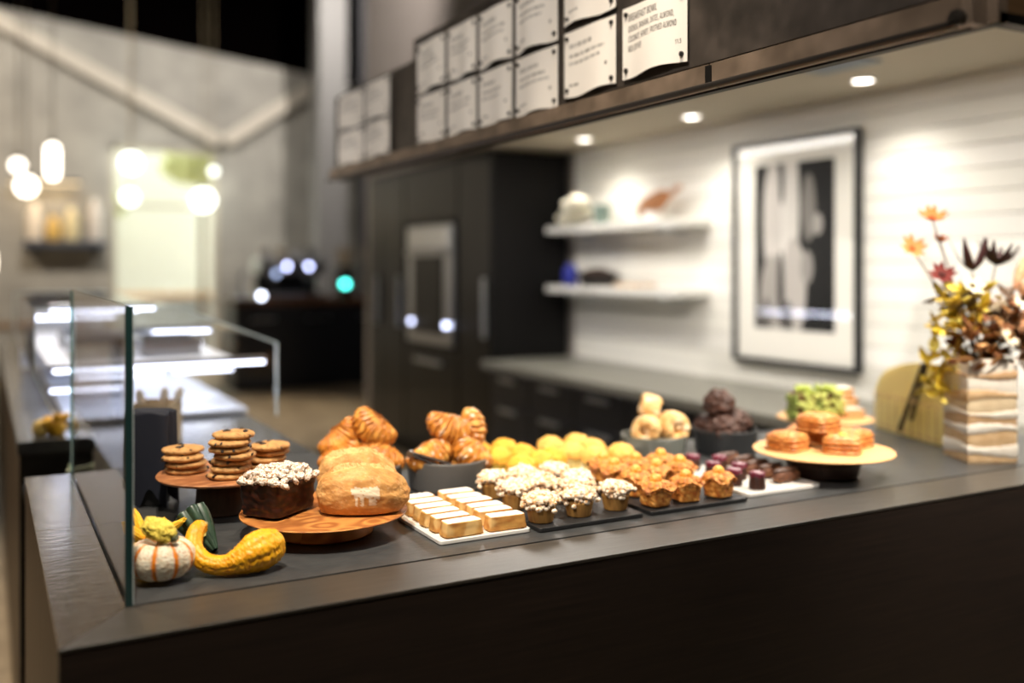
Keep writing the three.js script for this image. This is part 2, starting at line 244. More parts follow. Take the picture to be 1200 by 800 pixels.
// back bar with the espresso machine
{
  const t = thing('back_bar', 'dark back bar with brown timber top carrying the espresso machine', 'bar', [3.75, 0, -12.4]);
  part(t, 'body', rbox(2.1, 1.06, 0.7, 0.01), M({ color: 0x15171c, roughness: 0.4 }), [0, 0.53, 0]); part(t, 'worktop', rbox(2.14, 0.08, 0.76, 0.008), M({ color: 0x5a3a22, roughness: 0.4 }), [0, 1.1, 0]);
  for (const x of [-0.7, 0, 0.7]) { const d = part(t, 'door', rbox(0.64, 0.8, 0.02, 0.004), M({ color: 0x1b1d22, roughness: 0.35 }), [x, 0.55, 0.355]); part(d, 'handle', rbox(0.3, 0.025, 0.03, 0.005), mats.steel, [0, 0.33, 0.02]); }
  const e = thing('espresso_machine', 'stainless espresso machine with lit buttons on the back bar', 'coffee machine', [3.45, 1.14, -12.35]);
  part(e, 'body', rbox(0.85, 0.2, 0.45, 0.03), mats.steel, [0, 0.4, 0]); part(e, 'back_panel', rbox(0.8, 0.32, 0.12, 0.02), M({ color: 0x1a1a1c, roughness: 0.3 }), [0, 0.18, -0.14]); part(e, 'drip_tray', rbox(0.85, 0.06, 0.45, 0.01), mats.steel, [0, 0.03, 0]);
  for (const x of [-0.22, 0.22]) { const g = part(e, 'group_head', cyl(0.05, 0.045, 0.1, 16), mats.steel, [x, 0.27, 0.1]); part(g, 'portafilter', merge([cyl(0.045, 0.04, 0.05, 16), moved(cyl(0.014, 0.018, 0.16, 8), 0, 0, 0.12, Math.PI / 2)]), mats.black, [0, -0.07, 0]); }
  const btn = (x, y, c, k) => part(e, 'indicator_light', new THREE.SphereGeometry(0.03, 10, 8), lightMat(c, k), [x, y, 0.24]);
  btn(-0.08, 0.4, 0xc9d0ff, 9); btn(0.2, 0.4, 0xc9d0ff, 9); btn(-0.22, 0.31, 0xa8b8e0, 4);
  const cups = ['white', 'cream', 'pale grey', 'grey']; [[-0.3, 0xf4f2ec], [-0.1, 0xe6d9bd], [0.1, 0xd8d8d6], [0.3, 0x9a9a98]].forEach(([x, c], i) => one('coffee_cup', `${cups[i]} cup standing on top of the espresso machine`, 'cup', lathe([[0, 0], [0.05, 0], [0.085, 0.13], [0.078, 0.13], [0.045, 0.012], [0, 0.012]], 18), M({ color: c }), [3.45 + x, 1.64, -12.35]));
  const g = thing('coffee_grinder', 'black coffee grinder with clear hopper and teal display on back bar', 'grinder', [4.18, 1.14, -12.3]);
  part(g, 'body', rbox(0.2, 0.4, 0.26, 0.02), mats.black, [0, 0.2, 0]); part(g, 'hopper', cyl(0.12, 0.07, 0.24, 18), MP({ color: 0xd8cdbb, transmission: 0.6, roughness: 0.1 }), [0, 0.52, 0]); part(g, 'display', rbox(0.09, 0.07, 0.01, 0.003), lightMat(0x4fe8d8, 9), [-0.03, 0.17, 0.135]);
  const h = thing('coffee_grinder', 'black coffee grinder with blue display at end of back bar', 'grinder', [4.5, 1.14, -12.3]);
  part(h, 'body', rbox(0.2, 0.44, 0.26, 0.02), mats.black, [0, 0.22, 0]); part(h, 'hopper', cyl(0.12, 0.07, 0.22, 18), MP({ color: 0x8d8377, transmission: 0.4, roughness: 0.1 }), [0, 0.55, 0]); part(h, 'display', rbox(0.08, 0.06, 0.01, 0.003), lightMat(0x5a76ff, 7), [0, 0.28, 0.135]);
  const w = thing('water_tap', 'chrome hot water tap at the end of back bar', 'tap', [2.78, 1.14, -12.1]); part(w, 'column', cyl(0.02, 0.03, 0.3, 12), mats.steel, [0, 0.15, 0]); part(w, 'spout', tube([[0, 0.3, 0], [0, 0.36, 0.04], [0, 0.34, 0.12], [0, 0.27, 0.14]], 0.013), mats.steel);
  part(w, 'indicator_light', new THREE.SphereGeometry(0.035, 10, 8), lightMat(0xe6ecff, 9), [0.2, 0.04, 0.24]); part(w, 'drip_grid', rbox(0.3, 0.02, 0.3, 0.004), mats.steel, [0.06, 0.01, 0.1]);
}
// staff side: tall black cabinets along the right wall, with a steel appliance
{
  const t = thing('tall_cabinet', 'tall black cabinet wall with tall doors beside the white planks', 'cabinet', [3.372, 0, -7.1]);
  part(t, 'body', rbox(0.6, 2.34, 2.4, 0.006), mats.blackCab, [0, 1.17, 0]);
  for (const [z, w] of [[0.94, 0.5], [-0.62, 0.5], [-1.03, 0.3]]) { const d = part(t, 'door', rbox(0.02, 2.2, w, 0.004), mats.blackGloss, [-0.309, 1.2, z]); part(d, 'handle', rbox(0.03, 0.42, 0.03, 0.008), mats.steel, [-0.03, 0.05, w / 2 - 0.06]); }
  for (const [y0, y1] of [[0.1, 0.9], [1.9, 2.3]]) { const d = part(t, 'door', rbox(0.02, y1 - y0, 1.02, 0.004), mats.blackGloss, [-0.309, (y0 + y1) / 2, 0.16]); if (y0 < 1) part(d, 'handle', rbox(0.03, 0.03, 0.5, 0.008), mats.steel, [-0.03, 0.3, 0]); }
  const a = thing('wall_oven', 'steel built-in oven with dark glass set in the tall black cabinets', 'oven', [3.054, 0, -6.94]);
  part(a, 'frame', rbox(0.03, 0.92, 0.86, 0.006), mats.steel, [0, 1.4, 0]); part(a, 'glass_door', rbox(0.012, 0.6, 0.56, 0.004), mats.blackGloss, [-0.02, 1.32, 0]);
  part(a, 'control_panel', rbox(0.012, 0.14, 0.76, 0.004), M({ color: 0xd6d6d2, roughness: 0.4, metalness: 0.6 }), [-0.02, 1.76, 0]); part(a, 'handle', cyl(0.016, 0.016, 0.7, 12), mats.steel, [-0.05, 1.65, 0], [Math.PI / 2, 0, 0]);
  part(a, 'indicator_light', new THREE.SphereGeometry(0.02, 10, 8), lightMat(0xd5dcff, 6), [-0.03, 1.1, 0.36]); part(a, 'indicator_light', new THREE.SphereGeometry(0.02, 10, 8), lightMat(0xd5dcff, 6), [-0.03, 1.1, -0.3]);
}
{ // low back counter with drawers under the planks
  const t = thing('back_counter', 'black drawer counter with grey worktop under the white plank wall', 'counter', [3.34, 0, -3.6]);
  part(t, 'body', rbox(0.66, 0.84, 4.55, 0.004), mats.black, [0.03, 0.42, 0]); part(t, 'worktop', rbox(0.73, 0.05, 4.58, 0.005), M({ color: 0x77756c, roughness: 0.4 }), [-0.01, 0.875, 0]);
  const gf = rbox(0.02, 0.2, 0.515, 0.003), gp = rbox(0.02, 0.028, 0.22, 0.006), gf2 = rbox(0.02, 0.26, 0.515, 0.003), dm = M({ color: 0x1a1b20, roughness: 0.35 });
  for (let k = 0; k < 8; k++) [[0.73, gf, 0.06], [0.49, gf2, 0.1], [0.2, gf2, 0.1]].forEach(([y, g, dy]) => { const d = part(t, 'drawer', g, dm, [-0.311, y, -1.98 + k * 0.53]); part(d, 'pull', gp, mats.steel, [-0.022, dy, 0]); });
}
// two white wall shelves with their things
for (const [y, w] of [[1.79, 'upper white floating shelf on the plank wall'], [1.385, 'lower white floating shelf on the plank wall']]) {
  const s = thing('floating_shelf', w, 'shelf', [3.57, y, -5.1]); part(s, 'board', rbox(0.25, 0.045, 1.45, 0.004), M({ color: 0xdad8d2, roughness: 0.5 }), [0, 0, 0]); for (const z of [-0.5, 0.5]) part(s, 'bracket', rbox(0.2, 0.03, 0.03, 0.003), mats.steel, [0.02, -0.036, z]);
}
{
  const sh = thing('paper_sculpture', 'cream folded paper sculpture at the end of the upper shelf', 'ornament', [3.52, 1.813, -5.62]);
  for (let k = 0; k < 5; k++) part(sh, 'fold', lump(0.1, 0.05, 0.07, { d: 4, amp: 0.3, f: 2, seed: k * 3 }), M({ color: 0xe8e2cc }), [-0.03 * k + 0.04, 0.022 + 0.02 * k, -0.06 + 0.07 * k], [0, k, 0.2]);
  one('ceramic_cup', 'grey-green ceramic cup on the upper white shelf', 'cup', lathe([[0, 0], [0.05, 0], [0.06, 0.13], [0.052, 0.13], [0.045, 0.012], [0, 0.012]], 24), M({ color: 0x6e8078, roughness: 0.4 }), [3.56, 1.8125, -5.3]);
  const b = thing('wooden_bird', 'carved brown wooden bird on the upper white shelf', 'ornament', [3.56, 1.8125, -4.78]);
  const bm = M({ map: rep(ACACIA, 3), roughness: 0.5 }); part(b, 'body', boxUV(lump(0.06, 0.06, 0.16, { d: 6, amp: 0.1, seed: 2 }).rotateX(-0.35).translate(0, 0.06, 0.05), 3), bm); part(b, 'tail', moved(rbox(0.05, 0.015, 0.16, 0.005), 0, 0.16, 0.22, -0.45), bm); part(b, 'stand', cyl(0.05, 0.06, 0.06, 16), mats.porcelain, [0, 0.03, 0.02]);
  const k = thing('woven_tray', 'dark brown shallow tray on the lower white shelf', 'tray', [3.56, 1.4075, -5.35]); part(k, 'base', lathe([[0, 0], [0.1, 0], [0.14, 0.09], [0.13, 0.09], [0.095, 0.012], [0, 0.012]], 24), M({ color: 0x1d1512 })); part(k, 'contents', lump(0.1, 0.04, 0.1, { d: 4, amp: 0.3, f: 3 }), M({ color: 0x3a2418 }), [0, 0.05, 0]);
  one('blue_jar', 'small cobalt blue jar on the lower white shelf', 'jar', lathe([[0, 0], [0.05, 0], [0.055, 0.1], [0.035, 0.13], [0.035, 0.15], [0, 0.15]], 24), M({ color: 0x27308c, roughness: 0.3 }), [3.52, 1.4075, -5.62]);
  one('recipe_book', 'thin tan book lying on the lower white shelf', 'book', rbox(0.16, 0.025, 0.24, 0.004), M({ color: 0xc4a98a }), [3.57, 1.42, -4.95]);
}
{ // framed black and white photograph (a plain abstract stand-in)
  const f = thing('framed_picture', 'large black framed monochrome picture with wide white mount on plank wall', 'picture', [3.69, 1.615, -3.71]);
  const w = 0.86, h = 1.16, fr = 0.026, fm = M({ color: 0x1b1b1c, roughness: 0.35 });
  for (const [y, z, a, b] of [[h / 2, 0, fr, w + fr], [-h / 2, 0, fr, w + fr], [0, w / 2, h, fr], [0, -w / 2, h, fr]]) part(f, 'frame_bar', rbox(0.045, a, b, 0.004), fm, [-0.012, y, z]);
  part(f, 'mount', rbox(0.008, h, w, 0.002), M({ color: 0xeeebe2, roughness: 0.85 }), [-0.006, 0, 0]);
  const c = document.createElement('canvas'); c.width = 256; c.height = 400; const x = c.getContext('2d'); x.fillStyle = '#080808'; x.fillRect(0, 0, 256, 400);
  const blob = (g, cx, cy, rx, ry) => { x.fillStyle = g; x.beginPath(); x.ellipse(cx, cy, rx, ry, 0, 0, Math.PI * 2); x.fill(); };
  blob('#cfcac4', 62, 140, 34, 150); blob('#e2ded8', 118, 110, 30, 200); blob('#bdb8b2', 130, 300, 40, 120); blob('#a9a49e', 60, 330, 44, 110); blob('#8d8984', 178, 110, 22, 80); blob('#b4afaa', 205, 150, 16, 26); blob('#9a9691', 172, 250, 20, 40); blob('#2a2927', 88, 300, 10, 90); blob('#1d1c1b', 92, 40, 8, 60); blob('#4c4a47', 110, 390, 16, 60); blob('#5d5a56', 40, 395, 14, 70);
  const t = new THREE.CanvasTexture(c); t.colorSpace = THREE.SRGBColorSpace; const p = part(f, 'print', new THREE.PlaneGeometry(0.56, 0.87), M({ map: t, roughness: 0.7 }), [-0.011, 0.03, 0.0], [0, -Math.PI / 2, 0]);
  part(f, 'glazing', new THREE.PlaneGeometry(w - 0.02, h - 0.02), MP({ transmission: 1, thickness: 0, roughness: 0.03, ior: 1.5 }), [-0.018, 0, 0], [0, -Math.PI / 2, 0]);
}
// downlights in the plaster ceiling
DOWN.forEach(([x, z], i) => {
  const t = thing('ceiling_downlight', ['recessed downlight above the flowers near the vent', 'recessed downlight above the framed picture', 'recessed downlight above the white shelves'][i], 'light', [x, 2.355, z]);
  part(t, 'trim_ring', new THREE.TorusGeometry(0.05, 0.008, 8, 28).rotateX(Math.PI / 2), mats.white); part(t, 'lens', cyl(0.045, 0.045, 0.006, 24), lightMat(0xfff6ea, 9));
  const l = new THREE.SpotLight(0xfff8ec, DOWN_INTENSITY, 0, 1.1, 0.7); l.position.set(0, -0.012, 0); l.target.position.set(0.08, -1, 0); l.castShadow = true; l.shadow.radius = 2; t.add(l, l.target);
});
{ // unseen light panels added to brighten the plank wall and staff side
  for (const [z, w] of [[-2.2, 'over the display counter end'], [-4.7, 'over the drawer counter']]) {
    const t = thing('added_fill_panel', `unseen light panel added for fill ${w}`, 'light', [2.62, 2.352, z]); part(t, 'frame', rbox(0.34, 0.014, 2.2, 0.003), mats.white); part(t, 'diffuser', rbox(0.3, 0.006, 2.14, 0.002), lightMat(0xfff6ea, 3), [0, -0.006, 0]);
    const l = new THREE.RectAreaLight(0xfffaf2, 11.5, 0.3, 2.1); l.position.set(0, -0.014, 0); l.rotation.x = -Math.PI / 2; t.add(l);
  }
}
// track spotlights out of view; the hall ones are added for their light
const SPOTNAME = ['over the squashes', 'over the muffins', 'over the bun stand', 'over the dried flowers', 'aimed at the menu board', 'added to light the concrete wall above the doorway', 'added to light the concrete wall beside the pillar', 'added to light the far left concrete wall', 'added to light the service counter', 'added to light the grey upper wall', 'added to light the customers floor', 'added to light the aisle floor before the back bar'];
SPOTS.forEach(([p, a, k, deg, c], i) => {
  const t = thing('track_or_added_spot', `black track spotlight ${SPOTNAME[i]}`, 'light', p); const dir = V(...a).sub(V(...p)).normalize();
  const q = new THREE.Quaternion().setFromUnitVectors(V(0, -1, 0), dir);
  const can = part(t, 'housing', merge([cyl(0.05, 0.05, 0.16, 20).translate(0, 0.1, 0), lathe([[0.05, 0.02], [0.06, -0.01], [0.056, -0.01], [0.046, 0.02]], 20)]), mats.black); can.quaternion.copy(q);
  const lens = part(t, 'lens', cyl(0.045, 0.045, 0.006, 20).translate(0, 0.015, 0), lightMat(c, 4)); lens.quaternion.copy(q);
  const stemH = 6.4 - p[1] - 0.03; part(t, 'stem', cyl(0.01, 0.01, stemH, 8), mats.black, [-dir.x * 0.12, stemH / 2 + 0.03, -dir.z * 0.12]);
  const l = new THREE.SpotLight(c, k, 0, deg * Math.PI / 180, 0.55); l.position.copy(dir).multiplyScalar(0.01); l.target.position.copy(dir); l.castShadow = true; l.shadow.radius = 1.8; t.add(l, l.target);
});

// ---------- counters, glass, menu board ----------
{
  const t = thing('display_counter', 'dark timber display counter with slate top carrying the pastries', 'counter');
  const x0 = 0.092, z0 = -1.505, x1 = 2.94, z1 = -2.775, zb = -2.4, xl = 0.842;
  part(t, 'front_panel', boxUV(span(x0 + 0.002, x1, 0, 0.9925, z0 - 0.03, z0 - 0.002)), mats.front);
  part(t, 'side_panel', boxUV(span(x0 + 0.002, x0 + 0.03, 0, 0.9925, z1 + 0.002, z0 - 0.031)), mats.sideWood);
  part(t, 'back_panel', span(x0 + 0.03, xl, 0, 0.962, z1 + 0.002, z1 + 0.03), mats.black); part(t, 'back_panel', span(xl, x1, 0, 0.962, zb + 0.002, zb + 0.03), mats.black); part(t, 'inner_side_panel', span(xl - 0.03, xl, 0, 0.962, z1 + 0.03, zb), mats.black); part(t, 'carcass_shelf', span(x0 + 0.03, x1, 0.9, 0.94, zb + 0.03, z0 - 0.03), mats.black);
  { const s = new THREE.Shape([[0.209, -1.652], [x1, -1.652], [x1, zb], [xl, zb], [xl, z1], [0.209, z1]].map(([x, z]) => new THREE.Vector2(x, -z))); const g = new THREE.ExtrudeGeometry(s, { depth: 0.0365, bevelEnabled: false }); g.rotateX(-Math.PI / 2); g.translate(0, 0.962, 0); part(t, 'slate_inset', boxUV(g), mats.slate); }
  const slab = (pts, m, name) => { const s = new THREE.Shape(pts.map(([x, z]) => new THREE.Vector2(x, -z))); const g = new THREE.ExtrudeGeometry(s, { depth: 0.0035, bevelEnabled: true, bevelThickness: 0.0015, bevelSize: 0.0015, bevelSegments: 2 }); g.rotateX(-Math.PI / 2); g.translate(0, 0.9945, 0); return part(t, name, boxUV(g), m); };
  const sideTop = M({ map: rep(woodTile(0x4d463f, 0x38322d, { fu: 40, fv: 3, seed: 6 }), 1.6), roughness: 0.17, bumpMap: rep(SLATE_BUMP, 3), bumpScale: 0.0005 });
  slab([[x0 + 0.002, z0 - 0.002], [x1, z0 - 0.002], [x1, -1.641], [0.197, -1.641]], mats.counterTop, 'border_plank');
  slab([[x0 + 0.002, z0 - 0.005], [0.198, -1.646], [0.198, -2.2], [x0 + 0.002, -2.2]], sideTop, 'border_plank');
  slab([[x0 + 0.002, -2.2035], [0.198, -2.2035], [0.198, z1 + 0.002], [x0 + 0.002, z1 + 0.002]], sideTop, 'border_plank');
}
{
  const t = thing('service_counter', 'long dark service counter running back from the display counter', 'counter');
  const sh = new THREE.Shape([[0.3, -2.779], [0.842, -2.779], [0.842, -9], [0.092, -9], [0.092, -3.335], [0.3, -3.335]].map(([x, z]) => new THREE.Vector2(x, -z)));
  const top = new THREE.ExtrudeGeometry(sh, { depth: 0.04, bevelEnabled: false }); top.rotateX(-Math.PI / 2); top.translate(0, 0.96, 0);
  part(t, 'worktop', boxUV(top), M({ map: rep(SLATE, 2), roughness: 0.2, bumpMap: rep(SLATE_BUMP, 2), bumpScale: 0.0005 }));
  part(t, 'body', span(0.32, 0.82, 0, 0.96, -8.98, -2.8), mats.black);
  part(t, 'end_panel', span(0.098, 0.315, 0.34, 0.96, -3.37, -3.342), mats.black);
  part(t, 'lower_end_panel', span(0.098, 0.315, 0, 0.34, -3.37, -3.342), M({ color: 0x31271f, roughness: 0.6 }));
  part(t, 'side_panel', boxUV(span(0.098, 0.12, 0, 0.96, -8.98, -3.372)), mats.sideWood);
}
{ // pale wooden crate in the gap between the two counters
  const t = thing('slatted_crate', 'small pale slatted crate in the gap behind the display counter', 'crate', [0.245, 0.9, -3.06]); const m = M({ color: 0xb9c0a4, roughness: 0.7 });
  for (let k = 0; k < 3; k++) part(t, 'slat', rbox(0.075, 0.014, 0.016, 0.002), m, [0, 0.012 + k * 0.024, 0.03], [0, 0.12, 0.1]);
  for (const x of [-0.028, 0.028]) part(t, 'post', rbox(0.008, 0.075, 0.01, 0.002), m, [x, 0.0375, 0.02]);
  const p = thing('crate_shelf', 'narrow black shelf carrying the pale crate between the counters', 'shelf', [0.2, 0, -3.05]); part(p, 'board', rbox(0.196, 0.02, 0.3, 0.003), mats.black, [0, 0.889, 0]); part(p, 'support', rbox(0.1, 0.88, 0.2, 0.003), mats.black, [0.03, 0.44, 0]);
}
{ // side glass of the display counter
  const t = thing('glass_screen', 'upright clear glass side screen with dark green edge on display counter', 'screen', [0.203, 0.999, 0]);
  part(t, 'pane', span(-0.0005, 0.0005, 0, 0.478, -2.776, -1.652), mats.clear);
  part(t, 'front_edge', span(-0.0055, 0.0055, 0, 0.478, -1.652, -1.645), mats.glassEdge, null, null, 'dark green polished glass edge'); part(t, 'painted_reflection', span(0.0055, 0.008, 0, 0.478, -1.653, -1.649), MP({ color: 0xe4f0f0, roughness: 0.1, transmission: 0.35, thickness: 0 }));  // pale strip: white reflection along the glass edge, put in as colour
  part(t, 'top_edge', span(-0.0016, 0.0016, 0.478, 0.4795, -2.776, -1.652), mats.glassEdge); part(t, 'back_edge', span(-0.004, 0.004, 0, 0.478, -2.779, -2.776), MP({ color: 0xbfd6d4, roughness: 0.15, transmission: 0.8, thickness: 0 }));
}
{ // glass case on the service counter, lit inside
  const t = thing('glass_display_case', 'lit glass display case with steel shelves on the service counter', 'display case', [0, 1.001, -3.484]);
  const s = new THREE.Shape([[0.225, 0], [0.93, 0], [0.93, 0.262], [0.578, 0.404], [0.144, 0.402], [0.144, 0.19]].map((p) => new THREE.Vector2(...p)));
  const pane = new THREE.ShapeGeometry(s);
  part(t, 'end_pane', pane, mats.clear); part(t, 'end_pane', pane, mats.clear, [0, 0, -2.2]);
  const edge = (a, b) => bar([a[0], a[1], 0], [b[0], b[1], 0], 0.006, 0.012), em = MP({ color: 0xeaf6f8, roughness: 0.1, transmission: 0.2, thickness: 0 });
  const P5 = [[0.225, 0], [0.144, 0.19], [0.144, 0.402], [0.578, 0.404], [0.93, 0.262], [0.93, 0]];
  for (let k = 0; k < 5; k++) { part(t, 'pane_edge', edge(P5[k], P5[k + 1]), em); part(t, 'pane_edge', edge(P5[k], P5[k + 1]), em, [0, 0, -2.2]); }
  const lid = grid(1, 1, (u, v) => V(0.578 + 0.352 * u, 0.404 - 0.142 * u, -2.2 * v)); part(t, 'sloping_pane', lid, mats.clear); part(t, 'top_pane', span(0.144, 0.578, 0.402, 0.403, -2.2, 0), mats.clear);
  part(t, 'back_pane', span(0.144, 0.145, 0.19, 0.402, -2.2, 0), mats.clear);
  const led = (x0, x1, y, z, k) => { const h = part(t, 'light_bar', rbox(x1 - x0, 0.02, 0.03, 0.006), mats.steel, [(x0 + x1) / 2, y + 0.012, z]); part(h, 'diffuser', rbox(x1 - x0 - 0.01, 0.014, 0.02, 0.005), lightMat(0xe2e8ff, k), [0, -0.012, 0.008]); const l = new THREE.RectAreaLight(0xeef1ff, 9, x1 - x0, 0.02); l.position.set((x0 + x1) / 2, y - 0.012, z + 0.008); l.rotation.x = -Math.PI / 2; t.add(l); };
  const wi = M({ color: 0xd4dae6, roughness: 0.3 }); part(t, 'shelf', rbox(0.62, 0.012, 1.9, 0.003), wi, [0.5, 0.2, -1.1]); part(t, 'floor_tray', rbox(0.6, 0.016, 2.0, 0.003), wi, [0.55, 0.012, -1.1]); part(t, 'inner_back', rbox(0.4, 0.38, 0.01, 0.003), wi, [0.37, 0.2, -2.15]);
  led(0.2, 0.92, 0.186, -0.12, 5); led(0.24, 0.9, 0.15, -0.9, 5); led(0.25, 0.57, 0.36, -0.8, 5); led(0.2, 0.45, 0.1, -0.3, 4); led(0.6, 0.84, 0.27, -0.7, 4); led(0.2, 0.56, 0.3, -1.5, 5); led(0.5, 0.92, 0.1, -1.6, 5);
  [[0.38, -0.45], [0.62, -0.45], [0.38, -0.95], [0.62, -0.95]].forEach(([x, z], i) => { const p = thing('added_food_pan', `steel food pan added for highlights on the glass case shelf, ${['front row beside the counter edge', 'front row beside the sloping glass', 'back row beside the counter edge', 'back row beside the sloping glass'][i]}`, 'pan', [x, 1.2075, -3.484 + z]); part(p, 'pan', merge([box(0.2, 0.004, 0.3).translate(0, 0.002, 0), box(0.2, 0.06, 0.004).translate(0, 0.03, 0.15), box(0.2, 0.06, 0.004).translate(0, 0.03, -0.15), box(0.004, 0.06, 0.3).translate(0.1, 0.03, 0), box(0.004, 0.06, 0.3).translate(-0.1, 0.03, 0)]), mats.steel); part(p, 'rim', merge([box(0.22, 0.004, 0.014).translate(0, 0.062, 0.155), box(0.22, 0.004, 0.014).translate(0, 0.062, -0.155), box(0.014, 0.004, 0.32).translate(0.105, 0.062, 0), box(0.014, 0.004, 0.32).translate(-0.105, 0.062, 0)]), mats.steel); }); led(0.3, 0.62, 0.12, -0.5, 4); led(0.66, 0.9, 0.12, -0.55, 4); led(0.2, 0.56, 0.385, -0.3, 4); led(0.2, 0.9, 0.186, -1.2, 4);  // steel pans added to give bright highlights inside the case
  { const h = part(t, 'light_bar', rbox(0.03, 0.03, 1.1, 0.006), mats.steel, [0.93, 0.12, -2.85]); part(h, 'diffuser', rbox(0.012, 0.022, 1.08, 0.005), lightMat(0xe2e8ff, 35), [0.014, 0, 0]); const l = new THREE.RectAreaLight(0xe2e8ff, 2.5, 1.08, 0.022); l.position.set(0.955, 0.12, -2.85); l.rotation.y = -Math.PI / 2; l.lookAt(5, 1.121, -6.33); t.add(l); }
}
// menu board of steel sheet with angle iron below
{
  const t = thing('menu_board', 'long blackened steel menu board above the staff side', 'menu board', [1.3, 0, 0]);
  const sm = (a, b, s) => M({ map: rep(mottle(a, b, { f: 4, seed: s, k: 0.9 }), 2), roughness: 0.45, metalness: 0.25, bumpMap: rep(BUMP_MID, 3), bumpScale: 0.0004 });
  const plate = sm(0x544c45, 0x37322d, 51), iron = sm(0x9a8672, 0x6b5c4d, 52), dark = M({ color: 0x14120f, roughness: 0.5, metalness: 0.3 });
  part(t, 'sheet_panel', boxUV(span(0.004, 0.02, 1.957, 2.5, -2.106, -0.935)), plate);
  part(t, 'sheet_panel', boxUV(span(0.004, 0.02, 1.93, 2.32, -3.1, -2.114)), plate); part(t, 'sheet_panel', boxUV(span(0.004, 0.02, 1.91, 2.25, -3.95, -3.104)), plate);
  part(t, 'backing', span(0.02, 0.04, 1.9, 2.24, -3.95, -0.93), dark);
  for (const [a, b] of [[-0.935, -1.515], [-1.521, -2.02], [-2.026, -2.9], [-2.906, -3.95]]) part(t, 'angle_iron', boxUV(span(-0.022, 0.004, 1.9, 1.946, b, a)), iron);
  part(t, 'conduit', cyl(0.007, 0.007, 3.0, 12), M({ color: 0x4a4540, roughness: 0.35, metalness: 0.7 }), [-0.03, 1.9, -2.45], [Math.PI / 2, 0, 0]);
  part(t, 'bolt_head', merge([cyl(0.013, 0.013, 0.012, 6), cyl(0.007, 0.007, 0.02, 12)]), M({ color: 0x55504a, roughness: 0.4, metalness: 0.8 }), [-0.034, 1.908, -0.945], [0, 0, Math.PI / 2]);
  part(t, 'end_strap', span(-0.026, 0.006, 1.897, 2.5, -0.945, -0.925), iron);
  part(t, 'joint_bracket', span(-0.026, -0.02, 1.905, 1.942, -1.526, -1.51), dark);
  const p = thing('return_panel', 'brown timber panel closing the end of the menu board', 'panel', [1.3, 0, -0.93]); const wm = M({ map: rep(woodTile(0x7a5c3c, 0x5a4226, { fu: 3, fv: 30, seed: 61 }), 1.4), roughness: 0.6 });
  part(p, 'face_board', boxUV(span(0.03, 2.38, 1.916, 2.5, 0, 0.02)), wm); part(p, 'bottom_strip', span(0.012, 2.38, 1.9, 1.9155, -0.005, 0.022), dark); part(p, 'corner_strip', span(0.008, 0.03, 1.9, 2.5, 0, 0.022), iron);
}
// menu sheets: bent paper held by round magnets
const magnetG = cyl(0.0055, 0.0055, 0.005, 14).rotateZ(Math.PI / 2), magnetM = M({ color: 0x1b1a19, roughness: 0.4 });
function sheetTexture(lines, price, foot) {
  const c = document.createElement('canvas'); c.width = 512; c.height = 352; const x = c.getContext('2d'); x.fillStyle = '#ece6db'; x.fillRect(0, 0, 512, 352); x.fillStyle = '#34312d';
  const put = (s, px, py, h, w) => { x.save(); x.font = `bold ${h}px sans-serif`; x.translate(px, py); const k = Math.min(1, w / x.measureText(s).width); x.scale(k, 1); x.fillText(s, 0, 0); x.restore(); };
  lines.forEach(([s, y, h, w]) => put(s, 48, y, h, w)); if (price) put(price, 424, 262, 30, 46); if (foot) put(foot, 48, 300, 26, 120);
  const t = new THREE.CanvasTexture(c); t.colorSpace = THREE.SRGBColorSpace; return t;
}
const bowlText = sheetTexture([['BREAKFAST BOWL', 72, 52, 250], ['QUINOA, BANANA, DATES, ALMOND,', 124, 42, 370], ['COCONUT, HONEY, FROTHED ALMOND', 174, 42, 388], ['MILK (DF/GF)', 222, 42, 124]], '11.5');
// sheets too blurred in the photograph to read: grey lines where the lettering runs
function linesTexture(seed) {
  const r = rng(seed), c = document.createElement('canvas'); c.width = 256; c.height = 176; const x = c.getContext('2d'); x.fillStyle = '#ece6db'; x.fillRect(0, 0, 256, 176);
  const row = (y, h, w) => { let p = 26; while (p < 26 + w) { const l = 8 + r() * 22; x.fillStyle = ['#9c9890', '#aaa69e', '#b4b0a8'][r() * 3 | 0]; x.fillRect(p, y, Math.min(l, 26 + w - p), h); p += l + 5; } };
  row(34, 12, 90 + r() * 40); row(62, 9, 150 + r() * 40); row(82, 9, 130 + r() * 50); row(140, 8, 50); x.fillStyle = '#8b877f'; x.fillRect(206, 112, 10, 10);
  const t = new THREE.CanvasTexture(c); t.colorSpace = THREE.SRGBColorSpace; return t;
}
const lineMats = [1, 2, 3, 4].map((s) => M({ map: linesTexture(s * 31), roughness: 0.85, side: THREE.DoubleSide }));
function sheet(zNear, zFar, y0, y1, mat, label, seed, group) {
  const w = zNear - zFar, h = y1 - y0, r = rng(seed), a = r() * 6, k = 0.003 + r() * 0.003;
  const t = thing('menu_sheet', label, 'paper', [1.296, (y0 + y1) / 2, (zNear + zFar) / 2], 0, group);
  const g = grid(16, 6, (u, v) => V(-0.0015 - k * (1 + Math.sin(u * 7 + a)) * (1 - 0.6 * v) * (0.1 + 0.9 * sstep(0.05, 0.3, Math.min(u, 1 - u))), (v - 0.5) * h + (1 - v) * 0.004 * Math.sin(u * 6 + a), (u - 0.5) * w));
  const m = part(t, 'paper', g, mat); m.castShadow = true;
  for (const [u, v] of [[0.07, 0.1], [0.93, 0.1], [0.07, 0.9], [0.93, 0.9]]) part(t, 'magnet', magnetG, magnetM, [-0.0045, (v - 0.5) * h, (u - 0.5) * w]);
  return t;
}
